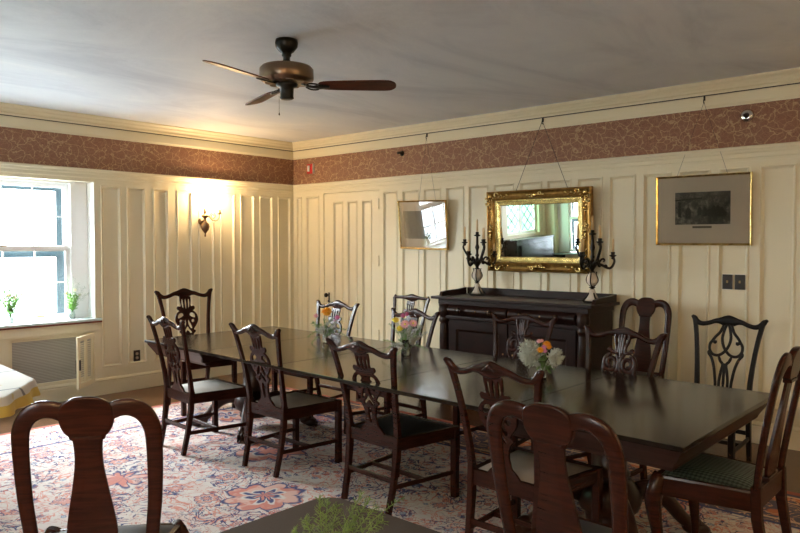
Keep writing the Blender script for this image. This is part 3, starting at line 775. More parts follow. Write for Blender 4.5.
def place(src,x,y,deg,h,w,label,group,seat=None,first=False,z=RZ):
    o=src if first else dup(src)
    o.location=(x,y,z); o.rotation_euler=(0,0,R(deg)); o.scale=(w/.545,1,h/HC) if src.get('t')!='hoop' else (w/.45,1,h/HC)
    o['label']=label; o['group']=group
    if seat:
        for c in o.children:
            if c.name.split('.')[0]=='seat': c.material_slots[0].link='OBJECT'; c.material_slots[0].material=M[seat]
    return o
def rt(x,y,deg,d=.10): # seat-rear point from the crest midpoint
    return x-math.sin(R(deg))*d, y+math.cos(R(deg))*d
G1='chairs drawn up to the near side of the long table'; G2='chairs drawn up to the far side of the long table'; G3='chairs standing against the back wall'; G4='chairs at the ends of the long table'
A=ear_chair(lyre_splat(),M['chair'],M['seat_pale_glare'])
def pl(src,x,y,deg,*a,**k): xx,yy=rt(x,y,deg); return place(src,xx,yy,deg,*a,**k)
pl(A,-4.74,2.74,-4,.968,.535,'pierced-splat mahogany chair with glare-paled seat, first from the window along the near side',G1,first=True)
pl(A,-3.85,2.87,-1,.968,.52,'pierced-splat mahogany chair with brown seat, second from the window on the near side',G1,'seat_tan')
pl(A,-2.87,2.88,-3.2,.945,.565,'pierced-splat mahogany chair with black seat, in front of the pink and yellow bouquet',G1,'seat_dark')
pl(A,-1.83,2.68,-2.7,.965,.53,'pierced-splat mahogany chair partly hidden behind the large hoop-back chair',G1,'seat_tan')
pl(A,-6.12,3.74,-98,1.07,.55,'tall pierced-splat chair standing at the window end of the long table',G4)
pl(A,-4.86,4.57,178.5,.975,.555,'pierced-splat chair on the far side, behind the single orange flower bouquet',G2,'seat_dark')
pl(A,-3.83,4.48,176,.965,.525,'pierced-splat chair on the far side, behind the pink and yellow bouquet',G2,'seat_dark')
V=ear_chair(volute_splat(),M['chair'],M['seat_dark'])
pl(V,-2.87,4.62,182.3,.972,.53,'scroll-splat chair between the orange and lilac bouquet and the sideboard',G2,first=True)
pl(V,-1.94,4.31,170,.968,.57,'scroll-splat chair in front of the hoop-back wall chair',G2)
C=ear_chair(lyre_splat(),M['chair'],M['seat_dark'],straight=True)
pl(C,-4.76,5.52,178,1.0,.50,'straight-crested mahogany chair against the wall left of the sideboard',G3,first=True,z=.001)
K=ear_chair(gothic_splat(),M['chair_black'],M['seat_dark'])
pl(K,-1.66,5.47,176.5,.985,.51,'black openwork-splat chair against the wall below the dark switches',G3,first=True,z=.001)
Q=hoop_chair(M['chair_qa'],M['seat_dark']); Q['t']='hoop'
G5='hoop-back chairs with solid vase splats'
pl(Q,-1.150,1.99,-2,1.012,.50,'large hoop-back chair seen from behind, in front of the near right part of the table',G5,first=True)
pl(Q,-2.23,1.0,50,1.033,.46,'large hoop-back chair standing alone on the rug in the lower left foreground',G5).scale.y=.72
pl(Q,-2.35,5.66,180,1.10,.425,'hoop-back chair against the wall just right of the sideboard',G5,z=.001)
q8=place(Q,-.84,3.35,90,1.088,.48,'hoop-back chair with green woven seat at the right end of the table',G4,'seat_green')
for o in (Q,)+tuple(x for x in bpy.data.objects if x.get('t')): 
    if 't' in o: del o['t']

# ---------------------------------------------------------------- sideboard
SX0,SX1,SY0,SY1=-4.31,-2.735,5.385,5.885
sb=thing('sideboard',((SX0+SX1)/2,(SY0+SY1)/2,.001),0,'dark mahogany sideboard with low back gallery under the gilt mirror','sideboard'); sb.scale=(1,1,1.038)
cx,cy=(SX0+SX1)/2,(SY0+SY1)/2
def sbx(bm,x0,x1,y0,y1,z0,z1,b=.003): box(bm,x0-cx,x1-cx,y0-cy,y1-cy,z0,z1,b)
bm=B(); sbx(bm,SX0+.03,SX1-.01,SY0+.05,SY1-.005,.10,.965); sbx(bm,SX0-.01,SX1+.01,SY0-.015,SY1-.005,.08,.14); sbx(bm,SX0,SX1,SY0+.01,SY1-.005,.925,.972)
link('body',bm,M['sideboard'],sb)
bm=B(); sbx(bm,SX0-.055,SX1+.055,SY0-.04,SY1-.003,.973,.998,.006); link('top',bm,M['sideboard'],sb)
bm=B(); sbx(bm,SX0+.02,SX1+.02,SY1-.045,SY1-.01,.998,1.062,.004)
for s,x in ((0,SX0+.0),(1,SX1+.03)):
    p=[(SY0+.04,.9985),(SY0+.06,1.035),(SY0+.16,1.045),(SY0+.34,1.05),(SY1-.045,1.062),(SY1-.045,.9985)]
    a=[bm.verts.new((x-cx-.014+.0,y-cy,z)) for y,z in p]; b=[bm.verts.new((x-cx+.014,y-cy,z)) for y,z in p]
    bm.faces.new(a); bm.faces.new(b)
    for i in range(len(p)): bm.faces.new((a[i],a[(i+1)%len(p)],b[(i+1)%len(p)],b[i]))
link('gallery',bm,M['sideboard'],sb)
for x in (SX0+.055,SX1-.055):
    bm=B(); lathe(bm,[(.050,.14),(.052,.16),(.040,.18),(.036,.22),(.044,.27),(.046,.60),(.040,.735),(.036,.75),(.05,.765),(.052,.785),(.042,.80),(.048,.815),(.056,.85),(.056,.875),(.05,.90),(.055,.915),(.055,.925)],24,cx=x-cx,cy=SY0+.035-cy); link('column',bm,M['sideboard'],sb,smooth=True)
    bm=B(); lathe(bm,[(.03,0),(.055,.02),(.06,.05),(.045,.08)],16,cx=x-cx,cy=SY0+.06-cy); link('foot',bm,M['sideboard'],sb,smooth=True)
    bm=B(); lathe(bm,[(.03,0),(.055,.02),(.06,.05),(.045,.08)],16,cx=x-cx,cy=SY1-.08-cy); link('foot',bm,M['sideboard'],sb,smooth=True)
for (a,b) in ((-4.195,-3.535),(-3.515,-2.855)):
    bm=B(); n=10; pr=[(SY0+.05-.035*math.sin(PI*k/n)-.012,.825+.098*k/n) for k in range(n+1)]
    A_=[bm.verts.new((a-cx,y-cy,z)) for y,z in pr]; B_=[bm.verts.new((b-cx,y-cy,z)) for y,z in pr]
    for k in range(n): bm.faces.new((A_[k],A_[k+1],B_[k+1],B_[k]))
    A2=[bm.verts.new((a-cx,SY0+.06-cy,z)) for z in (.825,.923)]; B2=[bm.verts.new((b-cx,SY0+.06-cy,z)) for z in (.825,.923)]
    bm.faces.new(A_+[A2[1],A2[0]]); bm.faces.new(B_+[B2[1],B2[0]])
    dw=link('drawer',bm,M['sideboard'],sb,smooth=False)
    for kx in (a+.15,b-.16):
        bm=B(); lathe(bm,[(.010,0),(.010,.012),(.024,.018),(.028,.028),(.022,.038),(.004,.042)],16,mat=Matrix.Translation((kx-cx,SY0+.004-cy,.875))@Matrix.Rotation(R(90),4,'X')); link('knob',bm,M['knob'],dw,smooth=True)
    bm=B(); lathe(bm,[(.008,0),(.008,.004)],12,mat=Matrix.Translation(((a+b)/2-cx,SY0+.004-cy,.875))@Matrix.Rotation(R(90),4,'X')); link('keyhole',bm,M['brass'],dw)
    bm=B(); fx=(a+b)/2-cx
    frame_mesh(bm,b-a,.60,[(0,0),(0,.022),(.085,.022),(.088,.018),(.100,.010),(.104,.006)]); hw,hh=(b-a)/2-.104,.30-.104
    quad(bm,[(-hw,-.006,-hh),(hw,-.006,-hh),(hw,-.006,hh),(-hw,-.006,hh)])
    bmesh.ops.translate(bm,verts=bm.verts,vec=(fx,SY0+.05-cy,.485)); dd=link('door',bm,M['sideboard'],sb)
    bm=B(); lathe(bm,[(.008,0),(.008,.004)],12,mat=Matrix.Translation((b-.04-cx if a<-4 else a+.04-cx,SY0+.028-cy,.52))@Matrix.Rotation(R(90),4,'X')); link('keyhole',bm,M['brass'],dd)
bm=B(); sbx(bm,-4.25,-2.80,SY0+.01,SY0+.055,.792,.822,.006); link('moulding',bm,M['sideboard'],sb)

# ---------------------------------------------------------------- gilt mirror
mw_,mh_=1.095,.775
mr=thing('gilt_mirror',(-3.472,5.868,1.276),0,'ornate carved gilt mirror hanging above the sideboard','mirror')
mr.rotation_euler=(R(2.3),0,R(1.35))
bm=B()
frame_mesh(bm,mw_,mh_,[(0,0),(0,.040),(.005,.050),(.014,.052),(.020,.044),(.026,.036),(.040,.032),(.055,.034),(.068,.042),(.078,.044),(.086,.038),(.090,.030)])
n=0
def rectpts(w,h,step):
    P=[]; 
    for i in range(int(w/step)+1): P+= [(-w/2+i*w/int(w/step),-h/2,0),(-w/2+i*w/int(w/step),h/2,0)]
    for i in range(1,int(h/step)): P+=[(-w/2,-h/2+i*h/int(h/step),1),(w/2,-h/2+i*h/int(h/step),1)]
    return P
for x,z,_ in rectpts(mw_-.012,mh_-.012,.016): ell(bm,(x,-.041,z),(.006,.006,.006),6)
for v in bm.verts: v.co.z+=mh_/2
link('frame',bm,M['gold_dark'],mr)
bm=B(); frame_mesh(bm,mw_-.18,mh_-.18,[(0,.030),(.0,.036),(.012,.036),(.016,.030),(.046,.026),(.050,.020),(.054,.018)])
for v in bm.verts: v.co.z+=mh_/2
link('inner_frame',bm,M['gilt'],mr)
bm=B(); 
for x,z,_ in rectpts(mw_-.185,mh_-.185,.014): ell(bm,(x,-.035,z+mh_/2),(.0055,.006,.0055),6)
link('bead_row',bm,M['gold'],mr)
def curl(bm,cx_,cz,sx,sz,sc,y=-.062):
    for (a0,ln,r0) in ((0,300,.030),(40,260,.020)):
        pts=[]
        for k in range(9):
            a=R(a0+ln*k/8); r=r0*(1-.75*k/8)*sc; pts.append((cx_+sx*(r*math.cos(a)+.018*sc),y-.004*k/8,cz+sz*(r*math.sin(a)+.012*sc)))
        tube(bm,pts,[.009*sc,.008*sc,.005*sc],6,k=3)
for sx in (-1,1):
    for sz in (-1,1):
        orn=B(); cx_,cz=sx*(mw_/2-.05),mh_/2+sz*(mh_/2-.05)
        ell(orn,(cx_,-.058,cz),(.026,.018,.026),10)
        curl(orn,cx_-sx*.05,cz,-sx,sz,1.0); curl(orn,cx_,cz-sz*.05,sx,-sz,1.0)
        for k in range(5):
            an=R(200+k*35); ell(orn,(cx_+sx*.045*math.cos(an),-.062,cz+sz*.045*math.sin(an)),(.020,.010,.008),8,rot=Matrix.Rotation(-math.atan2(sz*math.sin(an),sx*math.cos(an)),3,'Y'))
        for k in range(1,5):
            ell(orn,(cx_-sx*(.07+.03*k),-.060,cz+(-1)**k*.008),(.018,.009,.009),8,rot=Matrix.Rotation(.5*(-1)**k,3,'Y'))
            ell(orn,(cx_+(-1)**k*.008,-.060,cz-sz*(.06+.026*k)),(.009,.009,.018),8,rot=Matrix.Rotation(.5*(-1)**k,3,'Y'))
        link('carved_ornament',orn,M['gilt'],mr,smooth=True)
for x,z in ((0,.05),(0,mh_-.05),(-mw_/2+.05,mh_/2),(mw_/2-.05,mh_/2)):
    orn=B(); ell(orn,(x,-.062,z),(.022,.016,.022),10); vert=abs(x)>.1
    for s in (-1,1):
        for k in range(3): 
            d_=.035+.024*k; ell(orn,(x+(0 if vert else s*d_),-.060,z+(s*d_ if vert else 0)),(.010,.010,.020-.004*k) if vert else (.020-.004*k,.010,.012),8)
        curl(orn,x+(0 if vert else s*.03),z+(s*.03 if vert else 0),s,s,.7)
    link('carved_ornament',orn,M['gilt'],mr,smooth=True)
bm=B(); gw,gh=mw_/2-.140,mh_/2-.140; box(bm,-gw,gw,-.019,-.010,mh_/2-gh,mh_/2+gh); link('mirror_glass',bm,M['mirror'],mr)
bm=B(); box(bm,-mw_/2+.02,mw_/2-.02,-.009,-.001,.02,mh_-.02); link('backing',bm,M['black'],mr)
def wire(pts,label,name='picture_wire',r=.0012,group=None):
    bm=B()
    for a,b in zip(pts,pts[1:]): cyl(bm,a,b,r,n=5)
    return tag(link(name,bm,M['iron']),label,'wire',group)
wire([(-3.72,5.835,2.03),(-3.454,5.872,2.688),(-3.16,5.835,2.03)],'thin dark wire triangle carrying the gilt mirror from its hook',r=.0022)
for x,l in ((-3.454,'small dark hook on the picture rail above the gilt mirror'),(-4.857,'small empty dark picture rail hook left of the gilt mirror'),(-1.99,'small dark picture rail hook above the framed engraving')):
    bm=B(); box(bm,x-.006,x+.006,BY-.034,BY-.0205,2.68,2.715,.002); tube(bm,[(x,BY-.028,2.70),(x,BY-.042,2.685),(x,BY-.042,2.665),(x,BY-.030,2.66)],.004,6)
    tag(link('picture_hook',bm,M['iron']),l,'hook','picture rail hooks')

# ---------------------------------------------------------------- framed pictures
def picture(cx_,z0,w,h,tilt,roll,im,iw,ih,dx,dz,label,fr):
    p=thing('framed_picture',(cx_,BY-.018,z0),0,label,'picture','framed pictures on the back wall'); p.rotation_euler=(R(tilt),R(roll),0)
    bm=B(); frame_mesh(bm,w,h,[(0,0),(0,.018),(.004,.024),(.010,.022),(.015,.018),(.018,.010)])
    for v in bm.verts: v.co.z+=h/2
    link('frame',bm,M['gilt'],p)
    bm=B(); box(bm,-w/2+.012,w/2-.012,-.008,-.002,.012,h-.012); link('mount',bm,M['mat'],p)
    bm=B(); box(bm,-iw/2,iw/2,-.0006,.0006,-ih/2,ih/2); o=link('print',bm,M[im],p,loc=(dx,-.0095,h/2+dz))
    bm=B(); quad(bm,[(-w/2+.015,-.0125,.015),(w/2-.015,-.0125,.015),(w/2-.015,-.0125,h-.015),(-w/2+.015,-.0125,h-.015)]); link('glass',bm,M['pane'],p)
    return p,o
p,o=picture(-1.995,1.528,.745,.565,1.8,.3,'engraving',.43,.26,.0,.015,'wide gilt-framed dark engraving of a coach scene above the switches','gilt')
bm=B(); box(bm,-.075,.075,-.0115,-.0102,.565/2-.145,.565/2-.128); link('title_strip',bm,mat_plain('title_ink',(.10,.08,.06),.8),p)
# figures and carriage of the engraving
bm=B(); zc=.565/2+.015
def flat(pts): 
    f=bm.faces.new([bm.verts.new((x,-.0113,zc+z)) for x,z in pts])
for (x,z,s) in ((-.11,-.045,1.2),(.02,-.035,1.0),(.09,-.03,1.1),(.15,-.04,1.0),(-.02,-.03,.9),(.12,-.035,1.2)):
    flat([(x-.016*s,z-.03*s),(x+.016*s,z-.03*s),(x+.020*s,z+.02*s),(x+.006*s,z+.045*s),(x-.006*s,z+.045*s),(x-.018*s,z+.015*s)])
flat([(.0,-.06),(.18,-.07),(.19,-.035),(.16,-.01),(.06,-.005),(.01,-.03)])
flat([(-.19,-.07),(-.165,-.07),(-.165,.05),(-.19,.055)]); flat([(-.215,.06),(.0,.075),(.0,.085),(-.215,.072)])
link('engraved_figures',bm,M['ink'],p)
p,o=picture(-4.895,1.485,.665,.525,6.6,1.3,'print',.50,.30,-.02,.0,'smaller gilt-framed picture left of the mirror, hanging crooked and reflecting the window','gilt')
wire([(-4.95,5.862,2.0),(-4.857,5.872,2.67),(-4.72,5.862,2.0)],'faint thin wire carrying the crooked picture left of the mirror')
wire([(-2.2,5.875,2.08),(-1.99,5.872,2.665),(-1.8,5.875,2.08)],'faint thin wire carrying the engraving on the right')

# ---------------------------------------------------------------- wall fittings
for i,(y0,l) in enumerate(((-1.843,'left of the two dark switch plates below the engraving'),(-1.750,'right of the two dark switch plates below the engraving'))):
    s=thing('light_switch',(y0+.041,BY-.0005,1.24),0,l,'switch','dark switch plates on the back wall')
    bm=B(); box(bm,-.0415,.0415,-.004,0,-.062,.062,.002); link('backplate',bm,M['white_plastic'],s)
    bm=B(); box(bm,-.038,.038,-.010,-.0042,-.058,.058,.002); link('plate',bm,M['black'],s)
    bm=B(); box(bm,-.006,.006,-.022,-.0102,-.008,.012,.002); link('toggle',bm,M['brass'],s)
s=thing('power_outlet',(LX+.0005,3.765,.355),0,'dark double outlet low on the left wall panel','outlet')
bm=B(); box(bm,-.013,-.006,-.036,.036,-.058,.058,.002); link('plate',bm,M['black'],s)
bm=B()
for z in (-.022,.022): lathe(bm,[(.016,0),(.016,.004)],14,mat=Matrix.Translation((-.006,0,z))@Matrix.Rotation(R(90),4,'Y'))
link('socket',bm,mat_plain('tan_plastic',(.35,.28,.20),.4),s)
s=thing('fire_alarm',(-6.742,BY-.005,2.475),0,'small red and white fire alarm strobe on the wallpaper frieze','alarm')
bm=B(); box(bm,-.05,.05,-.03,0,-.06,.06,.006); link('housing',bm,M['red'],s)
bm=B(); box(bm,-.018,.012,-.05,-.031,-.035,.04,.006); link('strobe_lens',bm,M['white_plastic'],s)
bm=B(); box(bm,.051,.058,-.024,0,-.06,.06,.002); link('side_trim',bm,M['white_plastic'],s)
s=thing('sprinkler_head',(-5.227,BY-.005,2.54),0,'small dark sprinkler head on the frieze above the crooked picture','sprinkler')
MX=Matrix.Rotation(R(90),4,'X')
bm=B(); lathe(bm,[(.028,0),(.030,.008),(.012,.012),(.010,.05),(.004,.055)],16,mat=MX); box(bm,-.022,.022,-.062,-.056,-.014,.014,.002); link('head',bm,M['dark_bronze'],s)
s=thing('ceiling_sensor',(-1.674,BY-.005,2.526),0,'round chrome sprinkler cover on the frieze at the right','sprinkler')
bm=B(); lathe(bm,[(.048,0),(.050,.006),(.040,.018),(.024,.024)],24,mat=MX); link('escutcheon',bm,M['chrome'],s,smooth=True)
bm=B(); lathe(bm,[(.022,.0245),(.018,.030),(.008,.045)],16,mat=MX); box(bm,-.016,.016,-.052,-.046,-.008,.008,.002); link('nozzle',bm,M['black'],s)
s.name='wall_sprinkler'

# wall sconces
def point(name,loc,e,c,r=.03):
    l=bpy.data.lights.new(name,'POINT'); l.energy=e; l.color=c; l.shadow_soft_size=r; o=bpy.data.objects.new(name,l); COL.objects.link(o); o.location=loc
def sconce(x,y,z,rz,label,e1):
    sc=thing('wall_sconce',(x,y,z),R(rz),label,'wall light')
    MY=Matrix.Rotation(R(90),4,'Y')
    bm=B(); lathe(bm,[(.035,0),(.038,.006),(.028,.015),(.012,.02),(.010,.06)],20,mat=MY)
    lathe(bm,[(.004,-.155),(.010,-.15),(.006,-.125),(.014,-.110),(.034,-.085),(.042,-.055),(.036,-.025),(.016,-.008),(.010,.02),(.014,.030),(.032,.042),(.036,.054),(.030,.062),(.012,.068),(.013,.082),(.016,.088),(.013,.092),(.013,.125)],20,cx=.07,cy=0)
    link('body',bm,M['bronze'],sc,smooth=True)
    bm=B(); lathe(bm,[(.010,.126),(.017,.140),(.019,.155),(.012,.180),(.003,.200)],14,cx=.07,cy=0); link('bulb',bm,M['bulb'],sc,smooth=True)
    bm=B()
    tube(bm,[(.075,.012,.050),(.078,.045,.040),(.08,.075,.012),(.085,.115,.005),(.09,.145,.035),(.09,.150,.075)],.0062,8)
    q=[]
    for k in range(16):
        a=R(235-k*40); r=.040*(1-k/19); q.append((.08,.082+r*math.cos(a),.052+r*math.sin(a)))
    tube(bm,q,.0045,6,k=2)
    lathe(bm,[(.004,.068),(.018,.074),(.021,.082),(.014,.090),(.013,.095),(.013,.125)],14,cx=.09,cy=.150)
    arm=link('arm',bm,M['bronze'],sc,smooth=True)
    bm=B(); lathe(bm,[(.010,.126),(.017,.140),(.019,.155),(.012,.180),(.003,.200)],14,cx=.09,cy=.150); link('bulb',bm,M['bulb'],arm,smooth=True)
    sc.scale=(1.15,1.15,1.15)
    m=Matrix.Rotation(R(rz),3,'Z')
    for q in ((.12,.175,.28),(.10,0,.28)):
        v=m@Vector(q); point('sconce_light',(x+v.x,y+v.y,z+v.z),e1,(1.0,.66,.34),.03)
sconce(LX+.001,4.555,1.80,0,'brass scroll-arm wall sconce with glowing bulbs on the left wall',10)
sconce(RX-.001,2.6,1.765,180,'brass wall sconce on the right-hand wall, out of frame behind the viewer',20)  # lamp added out of view to warm the right end of the room
sconce(-.3,FY+.001,1.765,90,'added brass wall sconce, unseen on the wall behind the viewer, for warm fill',16)  # unseen lamp added as warm fill from behind the camera

# ---------------------------------------------------------------- ceiling fan
fan=thing('ceiling_fan',(-3.54,2.90,H-.001),R(41.7),'bronze ceiling fan with dark red wooden blades','ceiling fan')
bm=B(); lathe(bm,[(.068,0),(.072,-.02),(.068,-.045),(.045,-.075),(.030,-.085),(.030,-.10),(.022,-.11),(.022,-.125),(.032,-.14),(.03,-.156)],28); link('canopy',bm,M['dark_bronze'],fan,smooth=True)
bm=B(); lathe(bm,[(.03,-.150),(.10,-.157),(.154,-.168),(.168,-.184),(.170,-.245),(.162,-.255),(.152,-.258),(.147,-.265),(.10,-.275),(.07,-.275)],36)
for k in range(10):
    a=2*PI*k/10; ell(bm,(.118*math.cos(a),.118*math.sin(a),-.270),(.026,.026,.006),10)
link('motor_housing',bm,M['bronze'],fan,smooth=True)
bm=B(); lathe(bm,[(.07,-.27),(.065,-.293),(.045,-.300),(.042,-.352),(.045,-.365),(.034,-.372)],20); link('switch_housing',bm,M['dark_bronze'],fan,smooth=True)
bm=B()
for k in range(24): ell(bm,(-.045,-.02,-.355-.0045*k),(.0018,.0018,.0018),5)
ell(bm,(-.045,-.02,-.468),(.004,.004,.008),6); link('pull_chain',bm,M['dark_bronze'],fan)
for k in range(3):
    a=k*2*PI/3; m=Matrix.Rotation(a,4,'Z')@Matrix.Translation((0,0,-.284))@Matrix.Rotation(R(-14),4,'X')
    half=[(.20,.022),(.22,.045),(.30,.058),(.50,.066),(.62,.068),(.66,.058),(.685,.030),(.690,0)]
    r=catmull([(x,y,0) for x,y in half],3); ol=[(p.x,p.y) for p in r]; ol=ol+[(x,-y) for x,y in reversed(ol[:-1])]
    bm=outline_mesh([ol],.008,.002,lambda x,v,t:(x,v,t)); bmesh.ops.transform(bm,matrix=m,verts=bm.verts); bl=link('blade',bm,M['fan_wood'],fan)
    bm=B(); sweep(bm,[(.09,0,.012),(.13,0,-.004),(.17,0,-.010),(.21,0,-.010),(.27,0,-.010)],[(.03,.010),(.026,.010),(.030,.010),(.066,.008),(.030,.007)],(0,1,0),10,3)
    for q in (-1,1): tube(bm,[(.12,q*.012,-.005),(.15,q*.040,-.008),(.19,q*.038,-.010),(.205,q*.02,-.010)],.005,6,k=3)
    bmesh.ops.transform(bm,matrix=m,verts=bm.verts); link('blade_iron',bm,M['dark_bronze'],bl,smooth=True)

# ---------------------------------------------------------------- candelabra
def candelabrum(x,y,rz,which,nears):
    z0=1.0375
    t=thing('candelabrum',(x,y,z0),R(rz),'seven-light bronze and white marble candelabrum at the %s end of the sideboard'%which,'candelabrum','candelabra on the sideboard')
    bm=B(); 
    for k in range(4):
        a=PI/4+k*PI/2; c,s=math.cos(a),math.sin(a)
        tube(bm,[(c*.085,s*.085,.012),(c*.075,s*.075,.030),(c*.05,s*.05,.05),(c*.03,s*.03,.085)],[.012,.009,.006],8)
    lathe(bm,[(.075,.0),(.078,.008),(.07,.014),(.05,.018)],20)
    for z,r in ((.118,.018),(.130,.030),(.142,.016),(.262,.032),(.272,.018)): lathe(bm,[(r*.6,z-.006),(r,z),(r*.6,z+.006)],16)
    for k in range(4):
        a=k*PI/2; c,s=math.cos(a),math.sin(a); tube(bm,[(c*.016,s*.016,.14),(c*.046,s*.046,.175),(c*.050,s*.050,.205),(c*.034,s*.034,.245),(c*.040,s*.040,.265)],.005,6)
    lathe(bm,[(.012,.270),(.018,.285),(.032,.305),(.044,.325),(.034,.345),(.018,.36),(.012,.375),(.020,.39),(.012,.41),(.012,.44),(.022,.47),(.012,.50),(.011,.575),(.030,.582),(.034,.59),(.017,.595),(.016,.62)],16)
    link('base',bm,M['dark_bronze'],t,smooth=True)
    bm=B(); lathe(bm,[(.060,.016),(.062,.032),(.048,.050),(.034,.072),(.028,.100),(.020,.116)],20)
    lathe(bm,[(.012,.142),(.034,.155),(.046,.180),(.046,.205),(.034,.240),(.022,.258)],20); link('marble_body',bm,M['porcelain'],t,smooth=True)
    for k in range(6):
        a=R(k*60+15); hi=k%2; r,zc=(.122,.515) if hi else (.168,.40)
        c,s=math.cos(a),math.sin(a); bm=B()
        tube(bm,[(c*.025,s*.025,.335),(c*.07,s*.07,.325 if not hi else .355),(c*(r-.025),s*(r-.025),.295 if not hi else .395),(c*(r+.012),s*(r+.012),zc-.05),(c*r,s*r,zc)],[.014,.012,.011,.010,.009],8)
        tube(bm,[(c*.05,s*.05,.335),(c*.07,s*.07,.365),(c*.09,s*.09,.375),(c*.10,s*.10,.36),(c*.09,s*.09,.35)],[.010,.009,.007],6,k=3)
        for q in (.35,.65): ell(bm,(c*r*q,s*r*q,.325+(.04*q if hi else -.02*q)),(.018,.015,.016),6)
        lathe(bm,[(.006,zc-.03),(.016,zc-.02),(.010,zc-.012),(.028,zc),(.032,zc+.006),(.015,zc+.010),(.018,zc+.028),(.016,zc+.034)],14,cx=c*r,cy=s*r)
        link('arm',bm,M['dark_bronze'],t,smooth=True)
        h=.105 if k!=3 else .12
        bm=B(); lathe(bm,[(.0105,0),(.0085,h-.008),(.005,h),(.001,h+.008)],10)
        L=Matrix.Rotation(t.rotation_euler.z,3,'Z')@Vector((c*r,s*r,0))
        o=link('taper_candle',bm,M['candle'],loc=(x+L.x,y+L.y,z0+zc+.0345),smooth=True)
        o.rotation_euler=(random.uniform(-.02,.02),random.uniform(-.02,.02),0)
        wh=Vector((L.x,L.y)); vr=wh.x*.7466+wh.y*.6652; vf=-wh.x*.6652+wh.y*.7466
        side=('left' if vr<-.09 else 'left of centre' if vr<-.02 else 'centre' if vr<.02 else 'right of centre' if vr<.09 else 'right')
        tag(o,'unlit candle in the %s %s cup, %s side, %s candelabrum'%('upper' if hi else 'lower',side,'wall' if vf>0 else 'room',which),'candle','candles of the %s candelabrum'%which)
    bm=B(); lathe(bm,[(.0105,0),(.0085,.110),(.004,.118),(.001,.126)],10)
    tag(link('taper_candle',bm,M['candle'],loc=(x,y,z0+.6205),smooth=True),'unlit cream candle at the very top of the %s candelabrum'%which,'candle','candles of the %s candelabrum'%which)
candelabrum(-4.075,5.71,22,'left',None)
candelabrum(-2.812,5.62,10,'right',None)

# ---------------------------------------------------------------- flowers and vases
def vase(x,y,z,r,h,label,shape='flare',group=None):
    t=thing('glass_vase',(x,y,z),0,label,'vase',group)
    if shape=='flare': pr=[(r*.75,0),(r*.95,.01),(r,.25*h),(r*.8,.5*h),(r*.55,.75*h),(r*.75,.93*h),(r*.85,h)]
    elif shape=='bottle': pr=[(r*.85,0),(r,.02*h),(r,.25*h),(r*.7,.45*h),(r*.40,.6*h),(r*.38,.9*h),(r*.5,h)]
    else: pr=[(r*.9,0),(r,.03*h),(r*.95,.5*h),(r*.9,h)]
    pr=[(a,b+.0005) for a,b in pr]
    bm=B(); lathe(bm,pr,20,cap=False); rb=bm.verts[:20] if False else None
    inner=[(max(a-.0025,.002),b+(.004 if i==0 else 0)) for i,(a,b) in enumerate(pr)]
    # closed thick wall
    bm.free(); bm=B(); lathe(bm,pr+list(reversed(inner)),20,cap=True); link('glass_body',bm,M['glass'],t,smooth=True)
    bm=B(); wz=.55*h; w=[(a,b) for a,b in inner if b<wz]; w=[(a-.0006,b+.0006) for a,b in w]+[((w[-1][0]-.0008),wz)]
    lathe(bm,w,16); link('water',bm,m_water,t,smooth=True)
    return t
m_water=m_glass('vase_water',1.33,(.85,.95,.85))
def fl_stem(t,base,top,r=.0016):
    bm=B(); b=Vector(base)-Vector(top); 
    tube(bm,[b,b*.55+Vector((0,0,.006)),(0,0,0)],r,5,k=3); return link('stem',bm,M['stem'],t)
def pompom(base,top,r,m,label,cat='flower',group=None,centre=None,n=46,name='zinnia',flat=.75):
    t=thing(name,top,0,label,cat,group); bm=B()
    for k in range(n):
        ph=k*2.39996; f=(k+.5)/n; el=(1-f)*PI/2*1.05-.12
        d=Vector((math.cos(ph)*math.cos(el),math.sin(ph)*math.cos(el),math.sin(el)*flat))
        rot=d.to_track_quat('X','Z').to_matrix()
        ell(bm,d*r*.62,(r*.40,r*.20,r*.05),6,rot=rot)
    ell(bm,(0,0,-.1*r),(r*.6,r*.6,r*.4),8)
    link('petals',bm,m,t)
    if centre:
        bm=B(); ell(bm,(0,0,r*.45),(r*.25,r*.25,r*.25),8); link('flower_centre',bm,centre,t)
    fl_stem(t,base,top); return t
def daisy(base,top,r,m,label,tilt,group=None,name='daisy'):
    t=thing(name,top,0,label,'flower',group); q=Vector(tilt).normalized().to_track_quat('Z','Y').to_matrix(); bm=B()
    for k in range(14):
        a=2*PI*k/14; d=q@Vector((math.cos(a),math.sin(a),.12)); ell(bm,d*r*.6,(r*.42,r*.16,r*.04),6,rot=(q@Matrix.Rotation(a,3,'Z')))
    link('petals',bm,m,t)
    bm=B(); ell(bm,q@Vector((0,0,r*.1)),(r*.25,r*.25,r*.2),8); link('flower_centre',bm,M['yellow'],t)
    fl_stem(t,base,top); return t
